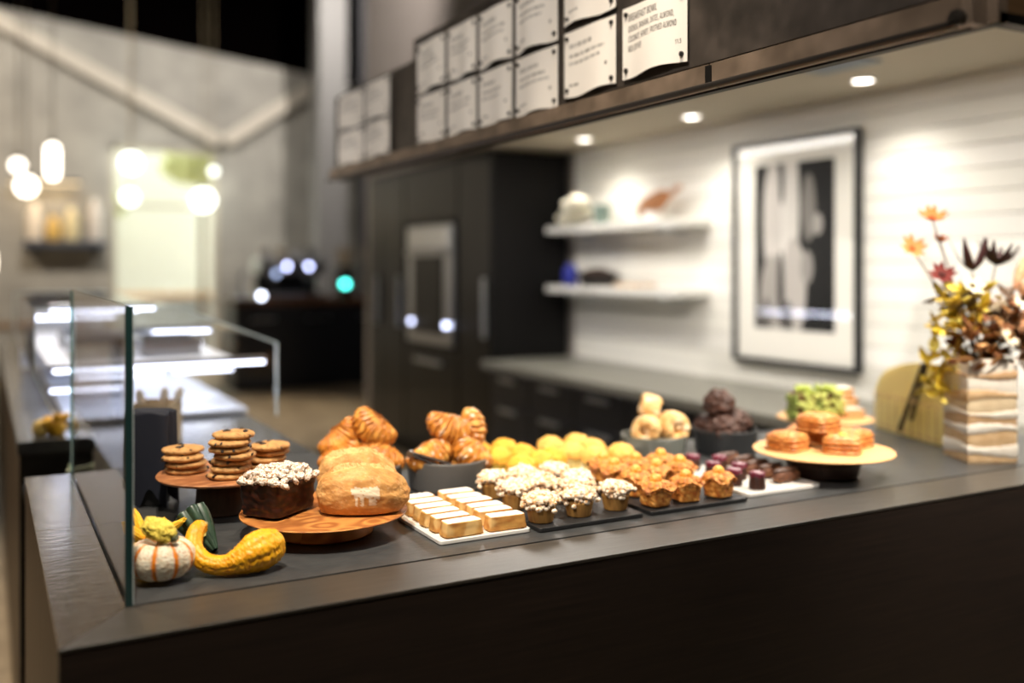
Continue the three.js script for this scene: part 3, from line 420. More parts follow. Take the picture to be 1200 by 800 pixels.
// reading direction on the board runs from its far end towards the near end
sheet(-1.607, -1.841, 1.972, 2.131, M({ map: bowlText, roughness: 0.85, side: THREE.DoubleSide }), 'cream breakfast bowl menu sheet with readable lettering, nearest the bare steel', 5);
sheet(-1.868, -2.096, 1.966, 2.128, lineMats[0], 'cream menu sheet directly beside the breakfast bowl sheet', 6);
sheet(-1.868, -2.096, 2.146, 2.31, lineMats[1], 'cream menu sheet above the one beside the breakfast bowl sheet', 7);
[[-2.128, -2.352], [-2.372, -2.578], [-2.596, -2.8], [-2.82, -3.046]].forEach(([a, b], i) => { const w = ['first', 'second', 'third', 'fourth'][i]; sheet(a, b, 1.952, 2.11, lineMats[(i + 1) % 4], `lower cream menu sheet, ${w} of the four beyond the dark divider`, 20 + i, 'menu sheets on the middle panel'); sheet(a, b, 2.125, 2.288, lineMats[(i + 2) % 4], `upper cream menu sheet, ${w} of the four beyond the dark divider`, 30 + i, 'menu sheets on the middle panel'); });
[[-3.3, -3.56], [-3.575, -3.88]].forEach(([a, b], i) => { const w = ['inner', 'outermost'][i]; sheet(a, b, 1.951, 2.085, lineMats[i], `lower ${w} menu sheet on the far end panel of the board`, 40 + i, 'menu sheets on the far panel'); sheet(a, b, 2.097, 2.237, lineMats[i + 2], `upper ${w} menu sheet on the far end panel of the board`, 44 + i, 'menu sheets on the far panel'); });

// ---------- on the counter: squashes ----------
const TOP = 0.9992, YAW = -28.6 * Math.PI / 180;
{
  const W = col(0xe9dcc0), O = col(0xf0890c), S = col(0xc98a3a), W2 = col(0xf3ead6);
  const g = grid(160, 70, (u, v) => { const a = u * Math.PI * 2, t = v * Math.PI, lobe = Math.abs(Math.sin(a * 4.5 + 0.6)); const rr = 0.058 * Math.pow(Math.sin(t), 0.72) * (0.86 + 0.14 * Math.pow(lobe, 0.5)) + 0.0007 * N3(a * 5, t * 8, 3); const y = 0.036 * -Math.cos(t) * (1 - 0.36 * Math.exp(-((Math.sin(t)) ** 2) * 9)) + 0.034; return V(Math.cos(a) * rr, y, Math.sin(a) * rr); }, true);
  colorize(g, (p) => { const a = Math.atan2(p.z, p.x), lobe = Math.abs(Math.sin(a * 4.5 + 0.6)); const sp = N3(p.x * 420, p.y * 420, p.z * 420); let c = mixc(W, W2, 0.5 + fbm(p.x * 60, p.y * 60, p.z * 60)); if (sp > 0.5) c = mixc(c, S, 0.75); return mixc(c, O, 1 - sstep(0.2, 0.42, lobe + 0.06 * N3(p.x * 90, p.y * 90, p.z * 90))); });
  const t = thing('striped_pumpkin', 'small cream pumpkin with orange stripes inside the glass corner', 'pumpkin', [0.271, TOP + 0.002, -1.765]);
  part(t, 'body', g, M({ vertexColors: true, roughness: 0.5 })); part(t, 'stem', cyl(0.006, 0.011, 0.02, 8), M({ color: 0xcabf9a }), [0, 0.062, 0]);
}
const wartY = (a, b, seed) => (p) => { const n = N3(p.x * 160 + seed, p.y * 160, p.z * 160); return mixc(a, b, 0.45 + 0.5 * n); };
{ // knobbly gourd leaning on the pumpkin
  const g = lump(0.021, 0.018, 0.034, { d: 22, amp: 0.16, f: 1.5, fine: 0.05, ff: 8, seed: 4, flat: -0.95 }); colorize(g, wartY(col(0xf2da62), col(0xd6bf3c), 1));
  const t = thing('warty_gourd', 'knobbly yellow-green gourd resting on top of striped pumpkin', 'gourd', [0.263, TOP + 0.072, -1.757], 0.7); t.rotation.x = 0; part(t, 'body', g, mats.food, [0, 0, 0], [0.28, 0, 0.1]);
  part(t, 'stem', cyl(0.005, 0.007, 0.012, 7), M({ color: 0x6c7256 }), [0, 0.005, 0.036], [1.4, 0, 0]);
}
{ // crown squash with finger-like points
  const Y = col(0xf8c830), Y2 = col(0xe8ae20);
  const fingers = [lump(0.034, 0.026, 0.034, { d: 12, amp: 0.12, seed: 9, flat: -0.6 })];
  for (let k = 0; k < 9; k++) { const a = k / 9 * 6.283; const L = 0.05 + 0.02 * ((k * 7) % 3) / 2; const f = lump(0.0085, 0.0085, L * 0.55, { d: 8, amp: 0.2, seed: k + 20, flat: -2 }); f.translate(0, -0.017, L * 0.55); f.rotateX(-0.55 - 0.25 * (k % 2)); f.rotateY(a); f.translate(0, 0.026, 0); fingers.push(f); }
  const g = mergeGeometries(fingers.map((f) => { const h = f.clone(); h.deleteAttribute('uv'); return h; })); g.computeVertexNormals(); colorize(g, wartY(Y, Y2, 7));
  const t = thing('crown_gourd', 'bright yellow crown gourd with finger points behind striped pumpkin', 'gourd', [0.268, TOP, -1.905]); part(t, 'body', g, mats.food);
}
{ // crookneck squash: thin bent neck swelling into a ridged bulb
  const path = new THREE.CatmullRomCurve3([V(0.342, 1.066, -1.84), V(0.327, 1.068, -1.815), V(0.318, 1.045, -1.79), V(0.332, 1.024, -1.768), V(0.357, 1.018, -1.752), V(0.385, 1.024, -1.745), V(0.412, 1.032, -1.748), V(0.438, 1.036, -1.76), V(0.459, 1.036, -1.775)]);
  const rad = (s) => s < 0.05 ? 0.013 * Math.sqrt(s / 0.05) : s < 0.5 ? 0.013 + 0.003 * (s / 0.5) : s < 0.95 ? 0.016 + 0.0165 * sstep(0.5, 0.8, s) - 0.004 * sstep(0.85, 0.95, s) : 0.0285 * Math.sqrt(Math.max(0, (1 - s) / 0.05));
  const NU = 72, NV = 180, fr = path.computeFrenetFrames(NV, false);
  const g = grid(NU, NV, (u, v) => { const i = Math.round(v * NV), c = path.getPoint(v), a = u * 6.28318; const ridge = 1 + 0.07 * Math.abs(Math.sin(a * 4)) ; const r = rad(v) * ridge * (1 + 0.05 * N3(c.x * 200 + Math.cos(a) * 3, Math.sin(a) * 3, v * 40)); return c.clone().addScaledVector(fr.normals[i], Math.cos(a) * r).addScaledVector(fr.binormals[i], Math.sin(a) * r); }, true);
  const A = col(0xfcb81c), B = col(0xea9612); colorize(g, (p) => mixc(A, B, 0.3 + 0.9 * fbm(p.x * 45, p.y * 45, p.z * 45)));
  const min = new THREE.Box3().setFromBufferAttribute(g.attributes.position).min.y;
  const t = thing('crookneck_squash', 'orange-yellow crookneck squash curling in front of the others', 'squash', [0.008, TOP - min + 0.0005, 0.022]); part(t, 'body', g, M({ vertexColors: true, roughness: 0.45 }));
  part(t, 'stem', cyl(0.004, 0.006, 0.012, 7), M({ color: 0x8a8350 }), [0.347, 1.068, -1.846], [0.6, 0, -0.5]);
}
{ // dark green ribbed squash
  const A = col(0x24362a), B = col(0x3f5a45);
  const g = grid(96, 50, (u, v) => { const a = u * 6.28318; const r = (v < 0.1 ? 0.036 * Math.sqrt(v / 0.1) : 0.036 * (1 - 0.8 * Math.pow((v - 0.1) / 0.9, 1.5))) * (0.82 + 0.18 * Math.abs(Math.sin(a * 4))) ; return V(Math.cos(a) * r, v * 0.1, Math.sin(a) * r); }, true);
  colorize(g, (p) => mixc(A, B, 0.4 + 0.7 * fbm(p.x * 60, p.y * 40, p.z * 60)));
  g.rotateX(2.25); g.rotateY(0.5); const b = new THREE.Box3().setFromBufferAttribute(g.attributes.position); g.translate(0, -b.min.y, 0);
  const t = thing('green_squash', 'dark green ribbed squash behind the crookneck squash', 'squash', [0.345, TOP + 0.0005, -1.94]); part(t, 'body', g, M({ vertexColors: true, roughness: 0.35 }));
  part(t, 'stem', cyl(0.005, 0.008, 0.018, 8), M({ color: 0xe0cf7a }), [0.015, 0.036, 0.06], [1.2, 0, -0.3]);
}
// ---------- cookie stand ----------
function stand(name, label, pos, r, h, rTop, rBot, plateMat, legMat, thick = 0.012) {
  const t = thing(name, label, 'cake stand', pos);
  part(t, 'plate', boxUV(lathe([[0, h - thick], [r * 0.8, h - thick], [r - 0.004, h - thick + 0.005], [r, h - 0.003], [r - 0.002, h], [0, h]], 72)), plateMat);
  part(t, 'pedestal', boxUV(lathe([[0, 0], [rBot, 0], [rBot + 0.001, 0.004], [(rBot + rTop) / 2, (h - thick) * 0.5], [rTop, h - thick - 0.0005], [0, h - thick - 0.0005]], 48)), legMat); return t;
}
stand('cookie_stand', 'reddish wooden cake stand on dark walnut foot with chocolate chip cookies', [0.466, TOP, -2.189], 0.142, 0.087, 0.056, 0.06, mats.acacia, mats.walnut);
stand('bread_stand', 'low olive wood cake stand carrying two breads and a chocolate loaf', [0.611, TOP, -1.921], 0.169, 0.045, 0.085, 0.098, mats.olive, mats.olive, 0.009);
{
  const A = col(0xcfa164), B = col(0xa8763f), C = col(0x805028), cg = [0, 1, 2].map((s) => {
    const g = lathe([[0, 0], [0.036, 0], [0.0425, 0.003], [0.0445, 0.007], [0.042, 0.0105], [0.034, 0.0128], [0.018, 0.0138], [0.0005, 0.014]], 56); const w = welded(g);
    deform(w, (p) => { const k = 1 + 0.045 * N3(p.x * 30 + s * 9, p.z * 30, s * 4); p.x *= k; p.z *= k; if (p.y > 0.002) p.y += 0.0011 * N3(p.x * 110, s * 5, p.z * 110) + 0.0006 * N3(p.x * 320, s, p.z * 320); });
    return colorize(w, (p) => { const n = fbm(p.x * 45 + s, p.y * 45, p.z * 45), q = N3(p.x * 260, p.y * 260, p.z * 260 + s); let c = mixc(A, B, 0.45 + 0.7 * n); return q > 0.55 ? mixc(c, C, 0.7) : c; });
  });
  const chipG = [lump(0.0042, 0.0026, 0.0036, { d: 2, amp: 0.3, seed: 2 }), lump(0.008, 0.003, 0.0045, { d: 2, amp: 0.4, seed: 5 })];
  const stacks = [[0.392, -2.222, 4, 'left short', 'short stack nearest the dark cloth'], [0.468, -2.122, 7, 'tall', 'tall stack at front'], [0.563, -2.185, 4, 'right', 'stack partly behind the chocolate loaf']];
  let n = 0; for (const [x, z, k, , w] of stacks) for (let i = 0; i < k; i++) {
    const r = rng(++n * 13); const place = i === 0 ? 'bottom' : i === k - 1 ? 'top' : ['', 'second', 'third', 'fourth', 'fifth', 'sixth'][i];
    const t = thing('chocolate_chip_cookie', `golden chocolate chip cookie, ${place} of the ${w}`, 'cookie', [x + (r() - 0.5) * 0.015, TOP + 0.0872 + i * 0.0142, z + (r() - 0.5) * 0.015], r() * 6.28, 'chocolate chip cookies on the wooden stand');
    part(t, 'dough', cg[n % 3], mats.food);
    for (let c = 0; c < 6; c++) { const a = r() * 6.28, q = c < 3 ? 0.0415 : 0.032 * Math.sqrt(r()); part(t, 'chip', chipG[c % 2], mats.chip, [Math.cos(a) * q, c < 3 ? 0.0035 + r() * 0.005 : 0.0122, Math.sin(a) * q], [c < 3 ? 1 : 0, r() * 6, 0]); }
  }
}
// ---------- breads and chocolate loaf ----------
const PB = TOP + 0.0453;
function loafGeo(L, H, D, seed, stamp) {
  const g = grid(220, 120, (u, v) => { const a = u * 6.28318, t = v * Math.PI; const c = Math.cos(t), s = Math.pow(Math.sin(t), 0.75); let y = Math.sin(a) * s, z = Math.cos(a) * s; const k = 1 + 0.05 * fbm(c * 1.5 + seed, y * 1.5, z * 1.5) + 0.004 * N3(c * 14, y * 14, z * 14 + seed); { const q = 1 - 0.16 * c * Math.abs(c); y *= q; z *= q; } if (y < -0.55) y = -0.55 + (y + 0.55) * 0.15; return V(c * L / 2 * k, (y + 0.62) * H / 1.6 * k, z * D / 2 * k); }, true);
  // the split crust: a raised ear along the top
  deform(g, (p) => { const line = 0.012 * Math.sin(p.x * 22 + seed) - 0.002; const d = p.z - line; if (p.y > H * 0.55 && Math.abs(p.x) < L * 0.34) { const e = Math.exp(-((d) ** 2) / 0.00005) - 0.8 * Math.exp(-((d - 0.009) ** 2) / 0.00002); p.y += e * 0.0045 * (1 + 0.35 * N3(p.x * 90, seed, p.z * 60)); } });
  const A = col(0xcf9752), B = col(0xab7236), C = col(0xdeb274), F = col(0xe9ddc4);
  const b = new THREE.Box3().setFromBufferAttribute(g.attributes.position); g.translate(0, -b.min.y, 0);
  return colorize(g, (p) => {
    const n = fbm(p.x * 26 + seed, p.y * 26, p.z * 26), fl = fbm(p.x * 150, p.y * 150 + seed, p.z * 150), dust = fbm(p.x * 12, p.y * 12 + seed * 3, p.z * 12); let c = mixc(A, B, 0.4 + 0.8 * n); c = mixc(c, C, 0.8 * sstep(0.0, 0.8, dust * 0.9 + fl * 0.25)); if (fl > 0.5) c = mixc(c, F, 0.14);
    const line = 0.012 * Math.sin(p.x * 22 + seed) - 0.002; if (p.y > H * 0.55 && Math.abs(p.x) < L * 0.34 && Math.abs(p.z - line - 0.008) < 0.006 && fl > -0.2) c = mixc(c, C, 0.8);
    if (stamp && p.z > 0) { const x = (p.x - 0.012) / 0.046, y = (p.y - 0.046 - 0.002 * N3(p.x * 120, 1, 1)) / 0.04; const body = x > -0.55 && x < 0.42 && y > -0.12 && y < 0.34, legs = y <= -0.1 && y > -0.55 && [-0.45, -0.2, 0.15, 0.33].some((q) => Math.abs(x - q) < 0.07 + 0.02 * N3(x * 5, y * 5, 1)), head = x < -0.4 && x > -0.68 && y > 0.02 && y < 0.3, tail = x > 0.4 && x < 0.52 && y < 0.3 && y > -0.25; if ((body || legs || head || tail) && N3(p.x * 260, p.y * 260, 2) > -0.85) c = mixc(c, F, 0.72); }
    return c;
  });
}
{
  const a = thing('bread_loaf', 'crusty golden bread with white flour stamp on olive wood stand', 'bread', [0.676, PB, -1.868], YAW + 0.06); part(a, 'crust', loafGeo(0.184, 0.094, 0.115, 3.1, true), mats.bread);
  const b = thing('bread_loaf', 'smooth floured bread behind the stamped bread on olive wood stand', 'bread', [0.712, PB, -2.008], YAW + 0.12); part(b, 'crust', loafGeo(0.168, 0.1, 0.1, 8.7, false), mats.bread);
}
{
  const g = welded(rbox(0.092, 0.082, 0.118, 0.008, 10)); // subdivided block
  const dense = grid(96, 40, (u, v) => { const a = u * 6.28318, c = Math.cos(a), s = Math.sin(a), k = 1 / Math.pow(Math.abs(c) ** 8 + Math.abs(s) ** 8, 1 / 8), e = v < 0.12 ? Math.sqrt(v / 0.12) : v > 0.88 ? Math.sqrt((1 - v) / 0.12) : 1, w = 0.92 + 0.08 * v; const n = 1 + 0.03 * N3(c * 2, s * 2, v * 5); return V(c * k * 0.05 * e * w * n, Math.min(1, Math.max(0, (v - 0.06) / 0.88)) * 0.078, s * k * 0.068 * e * w * n); }, true);
  const A = col(0x3a1a0e), B = col(0x1e0d08), C = col(0x532511); colorize(dense, (p) => { const n = fbm(p.x * 70, p.y * 70, p.z * 70); return n > 0.25 ? mixc(A, C, (n - 0.25) * 3) : mixc(A, B, 0.4 - n * 1.4); });
  const t = thing('chocolate_loaf', 'dark chocolate loaf cake under thick sugared crumble on olive stand', 'cake', [0.522, PB, -1.942], YAW - 0.42); part(t, 'cake', dense, mats.glazed);
  const r = rng(77), cm = [0xe9dfd0, 0x9c7350, 0xf2ebe0, 0xd9c7b0].map((c) => M({ color: c, roughness: 0.95 })), cgs = [0, 1, 2].map((s) => { const q = lump(0.0112, 0.0066, 0.0078, { d: 4, amp: 0.45, f: 2, seed: s * 5 + 1, flat: -0.6 }); return colorize(q, (p) => mixc(col(0xf2ebdf), col(0xa87f58), sstep(-0.1, 0.35, N3(p.x * 240 + s, p.y * 240, p.z * 240)))); });
  const cmat = M({ vertexColors: true, roughness: 0.95 });
  for (let i = 0; i < 11; i++) for (let j = 0; j < 9; j++) { const x = -0.046 + j * 0.0115 + (r() - 0.5) * 0.009, z = -0.064 + i * 0.0128 + (r() - 0.5) * 0.009, edge = Math.max(Math.abs(x) / 0.048, Math.abs(z) / 0.067); part(t, 'crumble_chunk', cgs[(i * 9 + j) % 3], cmat, [x, 0.07 + r() * 0.011 + 0.012 * Math.exp(-(x * x + z * z) / 0.0016) - 0.008 * sstep(0.8, 1, edge), z], [(r() - 0.5) * 1.2, r() * 6.28, (r() - 0.5) * 1.2]); }
}
// ---------- croissants in bowls ----------
function croissantGeo(L, R, seed, sugar) {
  const NU = 48, NV = 120, steps = 7, cr = L * 0.42;
  const g = grid(NU, NV, (u, v) => { const s = v * 2 - 1, th = s * 1.25, a = u * 6.28318; const q = Math.abs(s); const f = (1 - q) * steps / 1.15 + 0.5, fw = f + 0.25 * N3(Math.cos(a) * 1.2 + seed, Math.sin(a) * 1.2, s * 2), saw = fw - Math.floor(fw); let r = R * Math.pow(Math.max(0, 1 - Math.pow(q, 2.2)), 0.62) * (0.86 + 0.15 * saw) * (1 + 0.05 * N3(s * 5, Math.cos(a), Math.sin(a) + seed)); if (v === 0 || v === 1) r = 0.0005; const c = V(Math.sin(th) * cr, 0, Math.cos(th) * cr - cr * 0.75); const rd = V(Math.sin(th), 0, Math.cos(th)); return c.addScaledVector(rd, Math.cos(a) * r * 1.05).add(V(0, Math.sin(a) * r * 0.92 + 0.012 * (1 - q) * seed % 0.004, 0)); }, true);
  const A = col(0xcb8430), B = col(0x98551c), C = col(0xdfa652), S = col(0xf4ede2);
  return colorize(g, (p) => { const n = fbm(p.x * 55 + seed, p.y * 55, p.z * 55), m = N3(p.x * 25, p.y * 30 + seed, p.z * 25); let c = mixc(A, B, 0.35 + 0.8 * n); c = mixc(c, C, sstep(0.15, 0.8, m)); if (sugar && fbm(p.x * 40 + 5, p.y * 40, p.z * 40 + seed, 4) + 0.25 * N3(p.x * 300, p.y * 300, p.z * 300) > 0.46) c = mixc(c, S, 0.85); return c; });
}
function bowl(name, label, pos, r, h, mat) { const t = thing(name, label, 'bowl', pos); part(t, 'body', lathe([[0, 0], [r * 0.86, 0], [r * 0.93, 0.006], [r, h * 0.95], [r, h], [r - 0.005, h], [r * 0.9, 0.012], [0, 0.01]], 64), mat); return t; }
bowl('croissant_bowl', 'grey stoneware bowl of plain croissants behind the breads', [0.79, TOP, -2.2], 0.098, 0.072, mats.bowl);
bowl('croissant_bowl', 'grey stoneware bowl of sugared almond croissants', [1.0, TOP, -2.165], 0.1, 0.074, mats.bowl);
{
  const c1 = [1, 2, 3].map((s) => croissantGeo(0.12, 0.038, s * 2.7, false)), c2 = [1, 2, 3].map((s) => croissantGeo(0.125, 0.039, s * 3.3 + 9, true));
  const put = (gs, k, label, pos, rot, group) => { const t = thing('croissant', label, 'croissant', pos, 0, group); part(t, 'pastry', gs[k % 3], mats.glazed, [0, 0, 0], rot); };
  const P1 = 'plain croissants in the left bowl', P2 = 'almond croissants in the right bowl';
  put(c1, 0, 'plain croissant lying low at the left rim of its bowl', [0.742, TOP + 0.09, -2.215], [0.3, 0.4, 0.2], P1); put(c1, 1, 'plain croissant leaning over the right rim beside the smooth bread', [0.84, TOP + 0.088, -2.19], [0.2, -0.9, -0.3], P1);
  put(c1, 2, 'plain croissant crowning the pile in the left bowl', [0.83, TOP + 0.156, -2.21], [1.0, -0.9, 0.1], P1); put(c1, 1, 'plain croissant at back of the left bowl pile', [0.752, TOP + 0.13, -2.25], [0.9, 0.6, 0.3], P1); put(c1, 0, 'plain croissant tucked low inside the left bowl', [0.8, TOP + 0.042, -2.21], [0, 2.4, 0], P1);
  put(c2, 0, 'sugared croissant jutting over left rim of almond croissant bowl', [0.948, TOP + 0.085, -2.16], [0.35, 0.3, 0.25], P2); put(c2, 1, 'sugared croissant crowning the almond croissant pile', [1.01, TOP + 0.148, -2.175], [0.9, -0.3, -0.15], P2);
  put(c2, 2, 'sugared croissant with almond flakes at right rim of its bowl', [1.055, TOP + 0.085, -2.145], [0.3, -1.0, -0.35], P2); put(c2, 0, 'sugared croissant standing upright at right of the almond pile', [1.068, TOP + 0.125, -2.195], [0.2, 0.5, 1.3], P2); put(c2, 1, 'sugared croissant buried in the almond croissant bowl', [0.995, TOP + 0.045, -2.165], [0, 2.8, 0], P2);
  const tg = thing('serving_tongs', 'black serving tongs resting on rim of almond croissant bowl', 'tongs', [0.93, TOP + 0.082, -2.105], -0.6); for (const y of [-0.005, 0.005]) part(tg, 'arm', rbox(0.1, 0.004, 0.014, 0.0018), mats.black, [0, y, 0], [0, 0, -0.3 + y * 8]); part(tg, 'hinge', cyl(0.008, 0.008, 0.016, 12), mats.steel, [-0.05, 0.015, 0], [Math.PI / 2, 0, 0]);
}
// ---------- trays ----------
function tray(name, label, cat, x0, x1, z0, z1, h, mat) { const s = new THREE.Shape(), w = x1 - x0, d = z1 - z0, r = 0.008; s.moveTo(r, 0); s.lineTo(w - r, 0); s.quadraticCurveTo(w, 0, w, r); s.lineTo(w, d - r); s.quadraticCurveTo(w, d, w - r, d); s.lineTo(r, d); s.quadraticCurveTo(0, d, 0, d - r); s.lineTo(0, r); s.quadraticCurveTo(0, 0, r, 0); const g = new THREE.ExtrudeGeometry(s, { depth: h - 0.003, bevelEnabled: true, bevelThickness: 0.0015, bevelSize: 0.0015, bevelSegments: 3 }); g.rotateX(-Math.PI / 2); g.translate(x0, 0.0015, z1); return one(name, label, cat, boxUV(g), mat, [0, TOP + 0.0002, 0]); }
tray('serving_plate', 'rectangular white plate of sugared cake bars', 'plate', 0.778, 0.978, -2.0, -1.716, 0.008, mats.porcelain);
tray('slate_board', 'black slate board under the sugared crumble muffins', 'board', 0.992, 1.25, -2.035, -1.7, 0.009, mats.slateBoard);
tray('slate_board', 'black slate board under the orange flaky tarts', 'board', 1.272, 1.545, -2.035, -1.7, 0.009, mats.slateBoard);
tray('serving_plate', 'white plate with caneles and brown cake slices', 'plate', 1.572, 1.8, -2.03, -1.725, 0.009, mats.porcelain);
tray('serving_plate', 'white plate under the yellow muffins beside the almond croissants', 'plate', 1.125, 1.315, -2.345, -2.05, 0.008, mats.porcelain);
tray('serving_plate', 'white plate under the pale yellow muffins behind the tarts', 'plate', 1.33, 1.51, -2.32, -2.05, 0.008, mats.porcelain);
{ // cake bars: trapezoid bars, sugar on the flat top
  const A = col(0xcf9c50), B = col(0xab6c2c), C = col(0xdcb472);
  const bars = [0, 1, 2].map((s) => { const g = grid(64, 24, (u, v) => { const a = u * 6.28318, c = Math.cos(a), q = Math.sin(a), k = 1 / Math.pow(Math.abs(c) ** 10 + Math.abs(q) ** 10, 0.1), e = v < 0.1 ? Math.sqrt(v / 0.1) : v > 0.92 ? Math.sqrt((1 - v) / 0.08) : 1, w = 1 - 0.16 * v; return V(c * k * 0.043 * e * (1 - 0.1 * v), Math.min(1, Math.max(0, (v - 0.04) / 0.9)) * 0.03, q * k * 0.0185 * e * w); }, true); deform(g, (p) => { p.x *= 1 + 0.015 * N3(p.y * 60, p.z * 60, s * 4); p.z *= 1 + 0.03 * N3(p.x * 40, p.y * 60, s * 7); }); return colorize(g, (p) => mixc(mixc(A, B, 0.5 + 0.7 * fbm(p.x * 30 + s * 4, p.y * 50, p.z * 30)), C, sstep(0.2, 0.7, N3(p.x * 18, p.y * 18, p.z * 18 + s * 3)))); });
  const sg = grid(24, 12, (u, v) => V((u - 0.5) * 0.074 * (1 + 0.02 * N3(v * 9, 1, 2)), 0.0312 + 0.0008 * N3(u * 12, v * 8, 4) + (Math.min(u, 1 - u, v, 1 - v) < 0.02 ? -0.002 : 0), (v - 0.5) * 0.03 * (1 + 0.05 * N3(u * 14, 3, 1))));
  const r = rng(5); [[0.832, 'left'], [0.93, 'right']].forEach(([x, side], c) => { for (let i = 0; i < 6; i++) { const z = -1.738 - i * 0.046 - (c ? 0.004 * (i % 2) : 0); const t = thing('cake_bar', `golden cake bar with white sugar top in the ${c ? 'row beside the crumble muffins' : 'row beside the bread stand'}`, 'cake', [x + (r() - 0.5) * 0.006, TOP + 0.0082, z], (r() - 0.5) * 0.1, `sugared cake bars, ${side} row`); part(t, 'cake', bars[(i + c) % 3], mats.food); part(t, 'sugar_top', sg, mats.sugar); } });
}
{ // crumble muffins
  const A = col(0xb98a45), B = col(0x8a6230), S1 = col(0xeee4d2), S2 = col(0xcc9450);
  const base = colorize(deform(welded(lathe([[0, 0], [0.024, 0], [0.0255, 0.002], [0.031, 0.028], [0.0315, 0.034], [0, 0.036]], 40)), () => 0), (p) => mixc(A, B, 0.45 + 0.8 * fbm(p.x * 60, p.y * 60, p.z * 60)));
  const tops = [0, 1, 2].map((s) => { const r = rng(s * 17 + 3), gs = []; const core = lump(0.034, 0.016, 0.034, { d: 6, amp: 0.1, seed: s, flat: -0.3 }); gs.push(core); const bit = [0, 1, 2, 3].map((q) => lump(0.0049, 0.0042, 0.0045, { d: 2, amp: 0.4, f: 1.5, seed: q * 3 + s, flat: -2 })); for (let i = 0; i < 190; i++) { const a = r() * 6.28, q = Math.sqrt(r()), sc = 0.7 + 0.6 * r(); const x = Math.cos(a) * q * 0.036, z = Math.sin(a) * q * 0.037; gs.push(moved(bit[i % 4].clone().scale(sc, sc, sc), x, 0.02 * Math.sqrt(Math.max(0, 1 - q * q * 0.95)) - 0.011 + (r() - 0.5) * 0.004, z, r() * 3, r() * 6, 0)); } const g = mergeGeometries(gs.map((q) => { const h = q.clone(); h.deleteAttribute('uv'); return h; })); return colorize(g, (p) => mixc(S1, S2, sstep(-0.25, 0.45, fbm(p.x * 110 + s * 3, p.y * 110, p.z * 110)))); });
  const sm = M({ vertexColors: true, roughness: 0.95 });
  const spots = [[1.035, -1.985], [1.115, -1.99], [1.2, -1.99], [1.03, -1.875], [1.11, -1.9], [1.205, -1.895], [1.022, -1.748], [1.118, -1.752], [1.16, -1.83], [1.218, -1.76]];
  spots.forEach(([x, z], i) => { const t = thing('crumble_muffin', 'small muffin heaped with sugared white crumble on slate board', 'muffin', [x, TOP + 0.0095, z], i * 1.3, 'crumble muffins on the slate board'); part(t, 'base', base, mats.food); const p = part(t, 'crumble_topping', tops[i % 3], sm, [0, 0.042, 0]); p.userData.kind = 'stuff'; });
}
{ // yellow muffins
  const mk = (a, b, cupA, cupB) => { const A = col(a), B = col(b), C1 = col(cupA), C2 = col(cupB); return { cup: colorize(welded(lathe([[0, 0], [0.024, 0], [0.0255, 0.002], [0.032, 0.034], [0, 0.036]], 40)), (p) => mixc(C1, C2, 0.5 + 0.7 * fbm(p.x * 50, p.y * 50, p.z * 50))), tops: [0, 1, 2].map((s) => colorize(lump(0.037, 0.03, 0.037, { d: 14, amp: 0.1, f: 1.4, fine: 0.012, ff: 9, seed: s * 4 + 1, flat: -0.25 }), (p) => { const n = fbm(p.x * 45 + s, p.y * 45, p.z * 45); const k = N3(p.x * 210, p.y * 210, p.z * 210 + s); return k > 0.72 ? mixc(A, col(0x9a6a20), 0.6) : mixc(A, B, 0.35 + 0.8 * n); })) }; };
  const a = mk(0xf0b63c, 0xdf9626, 0xc9b24a, 0xa58f2e), b = mk(0xf2c265, 0xe3a746, 0xd8c98a, 0xb9a860);
  const go = (k, spots, label, group) => spots.forEach(([x, z], i) => { const t = thing('yellow_muffin', label, 'muffin', [x, TOP + 0.0085, z], i * 1.7, group); part(t, 'base', k.cup, mats.food); part(t, 'top', k.tops[i % 3], mats.food, [0, 0.03, 0]); });
  go(a, [[1.155, -2.31], [1.235, -2.31], [1.163, -2.205], [1.24, -2.215], [1.285, -2.14], [1.166, -2.09], [1.236, -2.12]], 'bright golden yellow muffin on the white plate beside almond croissants', 'golden muffins');
  go(b, [[1.365, -2.285], [1.45, -2.285], [1.367, -2.18], [1.445, -2.195], [1.475, -2.105], [1.385, -2.095]], 'pale yellow domed muffin on the white plate behind the tarts', 'pale muffins');
}
